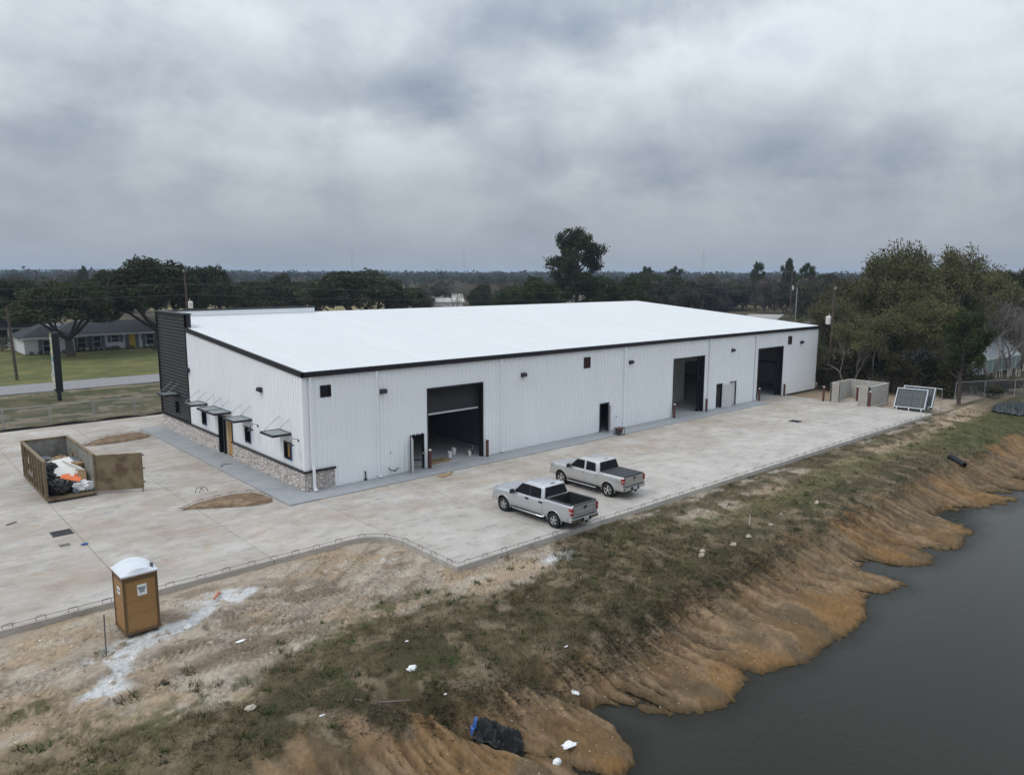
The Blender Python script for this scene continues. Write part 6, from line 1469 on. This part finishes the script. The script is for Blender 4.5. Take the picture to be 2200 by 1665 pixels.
# far woods to the horizon: one mass
rs = np.random.default_rng(77); P = []; S = []; Cc = []
az0 = 48.17
for n_, d0, d1, hh in ((900, 330, 560, 11.5), (1500, 560, 1000, 14), (2200, 1000, 1800, 17), (2600, 1800, 3600, 22)):
    a = np.radians(az0+rs.uniform(-46, 46, n_)); d = np.sqrt(rs.uniform(d0*d0, d1*d1, n_)); x = CAM[0]+d*np.cos(a); y = CAM[1]+d*np.sin(a)
    keep = fbm(x*.006, y*.006, 3, 91) > (.36 if d0 < 900 else .22); x, y, d = x[keep], y[keep], d[keep]
    h = hh*rs.uniform(.62, 1.08, len(x))*(1+.16*(rs.random(len(x)) > .95)); k = 64 if d1 < 1100 else 34
    ii = np.repeat(np.arange(len(x)), k); q = rs.normal(size=(len(ii), 3)); q /= np.linalg.norm(q, axis=1)[:, None]; q *= rs.random((len(ii), 1))**.35
    W_2 = h*.42*(1 if k > 40 else 1.5); P.append(np.stack([x[ii]+q[:, 0]*W_2[ii], y[ii]+q[:, 1]*W_2[ii], h[ii]*(.52+.46*q[:, 2])], 1)); S.append(h[ii]*(.06 if k > 40 else .15))
    kind = rs.random(len(x))[:, None]; base = np.where(kind < .5, np.array([[.030, .034, .020]]), np.where(kind < .75, np.array([[.055, .047, .037]]), np.array([[.024, .034, .017]])))
    Cc.append(base[ii]*rs.uniform(.7, 1.3, (len(ii), 1)))
v, f, c = leaves(np.concatenate(P), np.concatenate(S), np.concatenate(Cc), 78)
o = link_mesh('far_woods', np_mesh('far_woods', v, f, c), 'leaf'); tag(o, 'far flat woods reaching to the horizon', 'woods', kind='stuff')
# ================================================================== GRASS AND WEEDS ON THE BANK
rs = np.random.default_rng(5)
n = 52000
x = rs.uniform(-18, 58, n); x = np.where(rs.random(n) < .5, rs.uniform(-17, 12, n), x); y = rs.uniform(-22.5, -13.9, n)
y = np.where(x < -.3, rs.uniform(-22.5, -8.6, n), y)
z, cc, wc, ws = terrain(x, y)
lum = cc.sum(1); green = fbm(x*.9, y*.9, 4, 71)
dens = np.clip(1-wc*1.05, 0, 1)*np.clip(1-ws*.93, .0, 1)*sst(.30, .55, fbm(x*1.7, y*1.7, 4, 95)+.08)
keep = rs.random(n) < dens; x, y, z, cc, green = x[keep], y[keep], z[keep], cc[keep], green[keep]; n = len(x)
B = 5; ii = np.repeat(np.arange(n), B); hgt_ = rs.uniform(.04, .13, n)*(1+1.6*(rs.random(n) > .95)); h = hgt_[ii]*rs.uniform(.6, 1.2, len(ii))
a = rs.uniform(0, 6.283, len(ii)); ln = rs.uniform(.3, 1.3, len(ii))*h; bx = x[ii]+rs.normal(size=len(ii))*.05; by = y[ii]+rs.normal(size=len(ii))*.05
wv = rs.uniform(.008, .016, len(ii)); px, py = -np.sin(a)*wv, np.cos(a)*wv; bz = z[ii]-.02
v = np.stack([np.stack([bx-px, by-py, bz], 1), np.stack([bx+px, by+py, bz], 1), np.stack([bx+np.cos(a)*ln, by+np.sin(a)*ln, bz+h], 1)], 1).reshape(-1, 3)
pal = np.array([[.068, .062, .028], [.115, .090, .050], [.20, .155, .095], [.052, .064, .022], [.14, .112, .066]]); pk = pal[np.clip(rs.integers(0, 5, n), 0, 4)]*rs.uniform(.7, 1.25, (n, 1))
cb = (pk*.6+cc*.5)[ii]
o = link_mesh('grass', np_mesh('grass', v, np.arange(len(v)).reshape(-1, 3), np.repeat(cb, 3, 0)), 'grassblade'); tag(o, 'short dry grass and weeds on the pond bank', 'grass', kind='stuff')
# coarser weed clumps standing out of the turf
n = 520; x = rs.uniform(-17, 50, n); x = np.where(rs.random(n) < .55, rs.uniform(-16, 10, n), x); y = rs.uniform(-20.8, -14.0, n); z, cc, wc, ws = terrain(x, y); ok = (wc < .4) & (rs.random(n) < 1-.75*ws); x, y, z = x[ok], y[ok], z[ok]; n = len(x)
B = 26; ii = np.repeat(np.arange(n), B); sz = rs.uniform(.5, 1.5, n)[ii]; h = rs.uniform(.06, .20, len(ii))*sz; a = rs.uniform(0, 6.283, len(ii)); ln = h*rs.uniform(.4, 1.5, len(ii)); bx = x[ii]+rs.normal(size=len(ii))*.08*sz; by = y[ii]+rs.normal(size=len(ii))*.08*sz
wv = rs.uniform(.010, .026, len(ii)); px, py = -np.sin(a)*wv, np.cos(a)*wv; bz = z[ii]-.02
v = np.stack([np.stack([bx-px, by-py, bz], 1), np.stack([bx+px, by+py, bz], 1), np.stack([bx+np.cos(a)*ln, by+np.sin(a)*ln, bz+h], 1)], 1).reshape(-1, 3)
pal = np.array([[.045, .075, .020], [.065, .075, .026], [.15, .125, .065], [.085, .070, .045], [.22, .175, .10]]); cb = (pal[rs.integers(0, 5, n)]*rs.uniform(.7, 1.2, (n, 1)))[ii]*rs.uniform(.75, 1.25, (len(ii), 1))
o = link_mesh('weed_clumps', np_mesh('weed_clumps', v, np.arange(len(v)).reshape(-1, 3), np.repeat(cb, 3, 0)), 'grassblade'); tag(o, 'coarse green and straw weed clumps in the bank turf', 'weeds', kind='stuff')
# dead roots and drooping turf along the top of the clay scarp
n = 5200; x = rs.uniform(-9, 44, n); x = np.where(rs.random(n) < .5, rs.uniform(-8, 14, n), x); y = np.interp(x, *YC)+rs.normal(size=n)*.42+.9*(fbm(x*.9, x*0, 3, 99)-.5)
z = terrain(x, y)[0]; B = 4; ii = np.repeat(np.arange(n), B); h = rs.uniform(.05, .20, len(ii)); a = rs.normal(size=len(ii))*.8-math.pi/2; ln = h*rs.uniform(.6, 1.6, len(ii))
bx = x[ii]+rs.normal(size=len(ii))*.06; by = y[ii]+rs.normal(size=len(ii))*.06; bz = z[ii]-.02; wv = rs.uniform(.008, .018, len(ii)); px, py = -np.sin(a)*wv, np.cos(a)*wv
v = np.stack([np.stack([bx-px, by-py, bz], 1), np.stack([bx+px, by+py, bz], 1), np.stack([bx+np.cos(a)*ln, by+np.sin(a)*ln, bz+h*.6], 1)], 1).reshape(-1, 3)
pal = np.array([[.05, .042, .030], [.085, .066, .045], [.16, .125, .085], [.045, .045, .022]]); cb = (pal[rs.integers(0, 4, n)]*rs.uniform(.6, 1.2, (n, 1)))[ii]
o = link_mesh('dead_turf', np_mesh('dead_turf', v, np.arange(len(v)).reshape(-1, 3), np.repeat(cb, 3, 0)), 'grassblade'); tag(o, 'dead turf and roots hanging over the clay scarp', 'grass', kind='stuff')
# small clods over soil and clay
n = 9000; x = rs.uniform(-18, 40, n); x = np.where(rs.random(n) < .6, rs.uniform(-17, 6, n), x); y = rs.uniform(-24.6, -8.7, n); ok = (y < -13.95) | (x < -.5); x, y = x[ok], y[ok]
z, cc, wc, ws = terrain(x, y); ok = (z > WATER+.03) & (rs.random(len(x)) < np.clip(wc*.7+ws*.8+.08, 0, 1)); x, y, z, cc = x[ok], y[ok], z[ok], cc[ok]; n = len(x)
oc = np.array([(1, 0, 0), (-1, 0, 0), (0, 1, 0), (0, -1, 0), (0, 0, 1), (0, 0, -1)], float); of = np.array([(0, 2, 4), (2, 1, 4), (1, 3, 4), (3, 0, 4)])
s = (rs.exponential(.018, n)+.012)[:, None, None]; v = oc[None]*s*rs.uniform(.6, 1.4, (n, 6, 1))*np.array([1, 1, .7]); ang = rs.uniform(0, 6.28, n); ca, sa = np.cos(ang)[:, None], np.sin(ang)[:, None]
v = np.stack([v[..., 0]*ca-v[..., 1]*sa+x[:, None], v[..., 0]*sa+v[..., 1]*ca+y[:, None], v[..., 2]+z[:, None]], -1)
f = (of[None]+np.arange(n)[:, None, None]*6).reshape(-1, 3)
o = link_mesh('clods', np_mesh('clods', v.reshape(-1, 3), f, np.repeat(cc*rs.uniform(.75, 1.25, (n, 1)), 6, 0)), 'stone'); tag(o, 'scattered small soil clods and gravel', 'gravel', kind='stuff')
n = 420; x = rs.uniform(-8, 22, n); y = rs.uniform(-24.4, -20.6, n); z, cc, wc, ws = terrain(x, y); ok = (z > WATER+.03) & (wc > .5); x, y, z = x[ok], y[ok], z[ok]; n = len(x)
s = (rs.uniform(.010, .024, n))[:, None, None]; v = oc[None]*s*rs.uniform(.6, 1.4, (n, 6, 1)); v = np.stack([v[..., 0]+x[:, None], v[..., 1]+y[:, None], v[..., 2]+z[:, None]], -1)
o = link_mesh('shell_bits', np_mesh('shell_bits', v.reshape(-1, 3), (of[None]+np.arange(n)[:, None, None]*6).reshape(-1, 3), np.full((n*6, 3), .5)), 'stone'); tag(o, 'tiny white stone and shell bits on the clay', 'gravel', kind='stuff')
# ================================================================== SMALL THINGS LYING ABOUT
def lay(name, x, y, mat, label, cat, r_, seed, rough=.35, dz=0., group=None, sub=2): return blob(name, (x, y, ground_z(x, y)+r_[2]*.35+dz), r_, mat, label, cat, seed, rough, sub, group, crease=mat in ('trash', 'tarp'))
lay('rock', -7.93, -15.35, 'rock', 'pale round rock at the edge of the tyre-marked soil', 'rock', (.17, .15, .14), 1, sub=3)
lay('rock', -10.4, -17.4, 'rock', 'tan flat rock in the grass at lower left', 'rock', (.20, .12, .08), 2, sub=3)
for k, (x, y) in enumerate(((13.2, -19.0), (11.7, -19.1), (9.3, -19.0), (9.7, -18.8), (15.6, -18.8), (20.6, -18.7))): lay('rock', x, y, 'rock', 'pale stone in the dark grass halfway down the bank', 'rock', (.16, .12, .10), 30+k, group='pale stones in the bank grass', sub=2)
lay('plastic_bag', -5.7, -18.5, 'trash', 'white plastic bag in the dark grass above the clay', 'plastic bag', (.15, .11, .08), 3, .6, sub=3)
lay('litter', -9.1, -13.5, 'trash', 'flat white board scrap on the tyre-marked soil', 'litter', (.20, .07, .02), 4, .1)
lay('plastic_bag', -1.55, -21.6, 'trash', 'torn white bag in the gully below the turf', 'plastic bag', (.09, .19, .05), 6, .6, sub=3)
lay('plastic_bag', -3.6, -23.4, 'trash', 'twisted white strip on the clay near the water', 'litter', (.28, .14, .03), 7, .8, sub=3)
lay('bottle', -4.35, -23.6, 'trash', 'white jug at the waterline under the dark netting', 'jug', (.14, .10, .11), 9, .15, sub=3)
for k, (x, y) in enumerate(((.5, -17.2), (-5.5, -20.0), (-9.0, -18.9), (-5.0, -17.2), (-3.1, -15.3), (-.6, -20.3), (17.5, -18.3), (-14.1, -9.2))):
    lay('litter', x, y, 'trash', 'small scrap of white litter on the bank', 'litter', (.05+.04*random.random(), .035, .02), 40+k, .5, group='white litter scraps')
def drape(name, cx, cy, ang, L, Wd, amp, mat, seed, parent=None, lift=.03):
    """a crumpled sheet lying on the ground"""
    nu, nv = 46, 26; U, V = np.meshgrid(np.linspace(-1, 1, nu), np.linspace(-1, 1, nv), indexing='ij')
    e_ = 1-.35*fbm(U*1.6+seed, V*1.6, 3, seed); u = U*L/2*e_; v = V*Wd/2*e_*(1-.35*np.abs(U)**2)
    ca, sa = math.cos(ang), math.sin(ang); x = cx+u*ca-v*sa; y = cy+u*sa+v*ca
    f1 = 1-np.abs(fbm(u*2.6, v*4.5, 3, seed+3)-.5)*4; edge = np.clip(1.15-np.maximum(np.abs(U), np.abs(V))**3, .12, 1)
    z = terrain(x, y)[0]+lift+amp*np.clip(f1, 0, 1)**1.5*edge + amp*.5*fbm(u*3, v*3, 3, seed+5)*edge
    I = np.arange(nu*nv).reshape(nu, nv); F_ = np.stack([I[:-1, :-1], I[1:, :-1], I[1:, 1:], I[:-1, 1:]], -1).reshape(-1, 4)
    return link_mesh(name, np_mesh(name, np.stack([x, y, z], -1).reshape(-1, 3), F_, None, True), mat, parent)
nw = thing('netting_bundle', (0, 0, 0), 'crumpled black netting with a blue scrap in the gully', 'netting')
drape('netting', -4.95, -21.75, R(-58), 1.75, .8, .36, 'netting', 4, nw); drape('blue_scrap', -5.3, -21.1, R(25), .42, .16, .08, 'bluecloth', 7, nw, .22)
pts = [(37.7, -19.7), (37.25, -20.75)]; z0, z1 = ground_z(*pts[0])+.12, ground_z(*pts[1])+.26
pp_ = thing('drain_pipe', (37.7, -19.7, z0), 'black corrugated drain pipe sticking out of the bank', 'pipe'); L = Vector((pts[1][0]-pts[0][0], pts[1][1]-pts[0][1], z1-z0-.1))
mb = MB(); seg = 26
mb.tube([L*(k/seg) for k in range(seg+1)], [.23+.025*(k % 2) for k in range(seg+1)], 16, False); mb.tube([L*(k/seg) for k in (seg, 0)], .20, 16, False); mb.build('corrugated_pipe', 'bag', pp_, 40)
tag(drape('tarp_heap', 59.6, -17.7, R(-45), 4.2, 2.6, .85, 'tarp', 9), 'dark green tarpaulin heap at the right edge of the bank', 'tarp')
tag(MB().tube([(-12.73, -11.68, -.3), (-12.70, -11.66, 1.12)], .022, 6).build('survey_stake', 'stake'), 'thin grey metal stake in front of the portable toilet', 'stake')
tag(MB().tube([(14.6, -18.2, ground_z(14.6, -18.2)-.05), (14.65, -18.2, ground_z(14.6, -18.2)+.5)], .02, 5).build('marker_stake', 'pvc'), 'thin white marker stake on the bank', 'stake')
tag(MB().tube([(-7.9, -18.85, ground_z(-7.9, -18.85)+.03), (-7.2, -19.15, ground_z(-7.2, -19.15)+.05), (-6.3, -19.45, ground_z(-6.3, -19.45)+.04)], [.03, .028, .012], 6).build('stick', 'barkgrey'), 'long bare stick lying in the grass above the gully', 'stick')
o = MB().obox((0, 0, 0), (.9, .07, .05)).build('survey_board', mk('orange_stake', (.42, .14, .07), .7)); o.location = (-8.5, -9.75, -.12); o.rotation_euler = (0, .12, R(58)); tag(o, 'orange-red wooden stake lying on the grey spill by the slab', 'stake')
tag(MB().box(3.2, 3.9, 56.9, 57.0, 0, .1).build('culvert_kerb', 'cmu'), 'short concrete culvert head at the lawn edge', 'kerb')
tag(MB().tube([(-1.2, 58.3, 0), (-1.2, 58.3, .9)], .07, 8).build('marker_post', 'pvc'), 'short white marker post on the lawn edge', 'post')
# drains set in the slab
def grate(x, y, wx_, wy_, label):
    t_ = thing('drain_grate', (x, y, .004), label, 'drain', group='drain grates in the slab')
    f = MB().box(-wx_, wx_, -wy_, -wy_+.06, 0, .018).box(-wx_, wx_, wy_-.06, wy_, 0, .018).box(-wx_, -wx_+.06, -wy_+.06, wy_-.06, 0, .018).box(wx_-.06, wx_, -wy_+.06, wy_-.06, 0, .018).build('frame', 'iron', t_)
    MB().box(-wx_+.05, wx_-.05, -wy_+.05, wy_-.05, 0, .003).build('pit', 'dark', t_)  # flat near-black plate in place of a shaded hollow under the bars
    for k in range(int(wx_*2/.1)-1): MB().box(-wx_+.08+k*.1, -wx_+.12+k*.1, -wy_+.06, wy_-.06, .003, .016).build('bar', 'iron', t_)
grate(-11.4, 1.45, .42, .42, 'square iron drain grate left of the soil bed'); grate(39.4, -7.6, .45, .45, 'iron drain grate on the far half of the apron')
tag(MB().box(-11.85, -11.45, -.55, -.25, .004, .02).build('cover_plate', 'stake'), 'small grey cover plate by the drain grate', 'plate')
o = blob('litter', (-11.0, -.95, .05), (.16, .08, .04), 'bluecloth', 'blue scrap of cloth on the slab by the cover plate', 'litter', 81, .4, 2)
def flat(name, x, y, sx_, sy_, rz, mat, label, cat='board', z=.03):
    o = MB().obox((0, 0, 0), (sx_, sy_, .02)).build(name, mat); o.location = (x, y, z); o.rotation_euler = (0, 0, R(rz)); return tag(o, label, cat)
flat('plywood_scrap', 7.75, -2.15, .8, .45, 20, 'cardboard', 'tan plywood scrap on the slab before the nearest overhead door'); flat('plywood_scrap', 8.35, -2.0, .6, .18, 35, 'cardboard', 'narrow board scrap beside the plywood piece', z=.035)
flat('cardboard_sheet', 9.5, .9, 1.9, .9, 8, 'cardboard', 'flat cardboard sheet just inside the nearest overhead door'); flat('wood_scrap', -12.9, 4.5, .5, .1, 30, 'stake', 'dark wood scrap on the slab at the left edge'); flat('wood_scrap', -9.9, 4.9, .45, .07, -30, 'drywall', 'pale wood scrap before the dumpster')
for k, (x, y, a_) in enumerate(((-4.35, 3.95, 20), (-4.15, 3.85, 80))):
    tag(MB().tube([(x-.2, y, .02), (x-.05, y+.1, .25), (x+.15, y+.05, .22), (x+.25, y, .02)], .02, 5).build('bent_rebar', 'rebar'), ('bent rebar loop on the slab by the soil bed', 'second bent rebar loop beside the first')[k], 'rebar')
flat('steel_angle', -1.3, 8.6, .9, .12, 55, 'steel', 'grey steel angle lying on the walk by the entrance', z=.09); flat('steel_angle', -1.0, 8.75, .6, .10, -20, 'steel', 'shorter steel angle across the first one', z=.105)
# generator
gn_ = thing('generator', (24.4, -1.55, .045), 'small red portable generator outside the middle personnel door', 'generator')
for sx_ in (-.33, .33): MB().tube([(sx_, -.24, 0), (sx_, -.24, .5), (sx_, .24, .5), (sx_, .24, 0)], .022, 6).build('frame', 'iron', gn_)
for sy_ in (-.24, .24):
    for zz_ in (.03, .5): MB().tube([(-.33, sy_, zz_), (.33, sy_, zz_)], .022, 6).build('frame_bar', 'iron', gn_)
MB().box(-.28, .28, -.2, .2, .36, .49).build('fuel_tank', 'redgen', gn_, bevel=.04); MB().box(-.28, .02, -.18, .18, .06, .34).build('engine', 'iron', gn_, bevel=.02); MB().tube([(.02, 0, .2), (.28, 0, .2)], .13, 12).build('alternator', 'redgen', gn_, 40)
# buckets and clutter inside the first door
def bucket(x, y, label, s=1.):
    t_ = thing('bucket', (x, y, .014), label, 'bucket', group='white buckets inside the first door'); t_.scale = (s, s, s)
    MB().lathe([(.001, 0), (.13, 0), (.15, .36), (.158, .36), (.158, .38), (.145, .38), (.125, .02), (.001, .02)], 18).build('pail', 'paper', t_, 40); MB().tube([(-.155, 0, .34), (-.1, .1, .22), (0, .15, .18), (.1, .1, .22), (.155, 0, .34)], .006, 4).build('handle', 'iron', t_)
bucket(10.75, 1.25, 'white bucket in front, inside the nearest overhead door'); bucket(11.45, 1.75, 'white bucket behind the front one, inside the nearest door', 1.1); bucket(12.0, .75, 'low white bucket by the right jamb of the nearest door', .8)
cb_ = thing('cut_off_saw', (12.25, .95, .014), 'pale cut-off tool standing by the right jamb of the nearest door', 'tool')
MB().lathe([(.001, -.02), (.17, -.02), (.17, .02), (.001, .02)], 18, lambda a_, b_, c_: (a_, c_, .18+b_)).build('blade', 'iron', cb_); MB().box(-.12, .22, .03, .2, .12, .34).build('motor', 'paleboard', cb_, bevel=.03); MB().tube([(.2, .1, .3), (.3, .1, .55), (.1, .1, .6)], .02, 6).build('handle', 'paleboard', cb_)
tag(MB().bar((8.35, 2.2, .05), (9.9, .85, .05), .05).build('pipe_length', 'iron'), 'dark pipe lying on the floor inside the nearest door', 'pipe')
tag(MB().bar((39.75, .35, .03), (40.1, .62, 1.7), .05, .03).build('leaning_board', 'paleboard'), 'pale board leaning inside the open far personnel door', 'board')
# ================================================================== AIR
hz_ = MB().box(-5600, 5600, -5600, 5600, -5.0, 47).build('haze', None); hz_['kind'] = 'stuff'; hz_['label'] = 'thin blue-grey haze over the plain'
m = bpy.data.materials.new('haze'); m.use_nodes = True; t = m.node_tree; t.nodes.remove(t.nodes['Principled BSDF'])
pv_ = nd(t, 'ShaderNodeVolumePrincipled'); pv_.inputs['Color'].default_value = (.56, .70, .92, 1); pv_.inputs['Density'].default_value = .00020; pv_.inputs['Anisotropy'].default_value = .2
t.links.new(pv_.outputs[0], t.nodes['Material Output'].inputs['Volume']); hz_.data.materials.append(m)
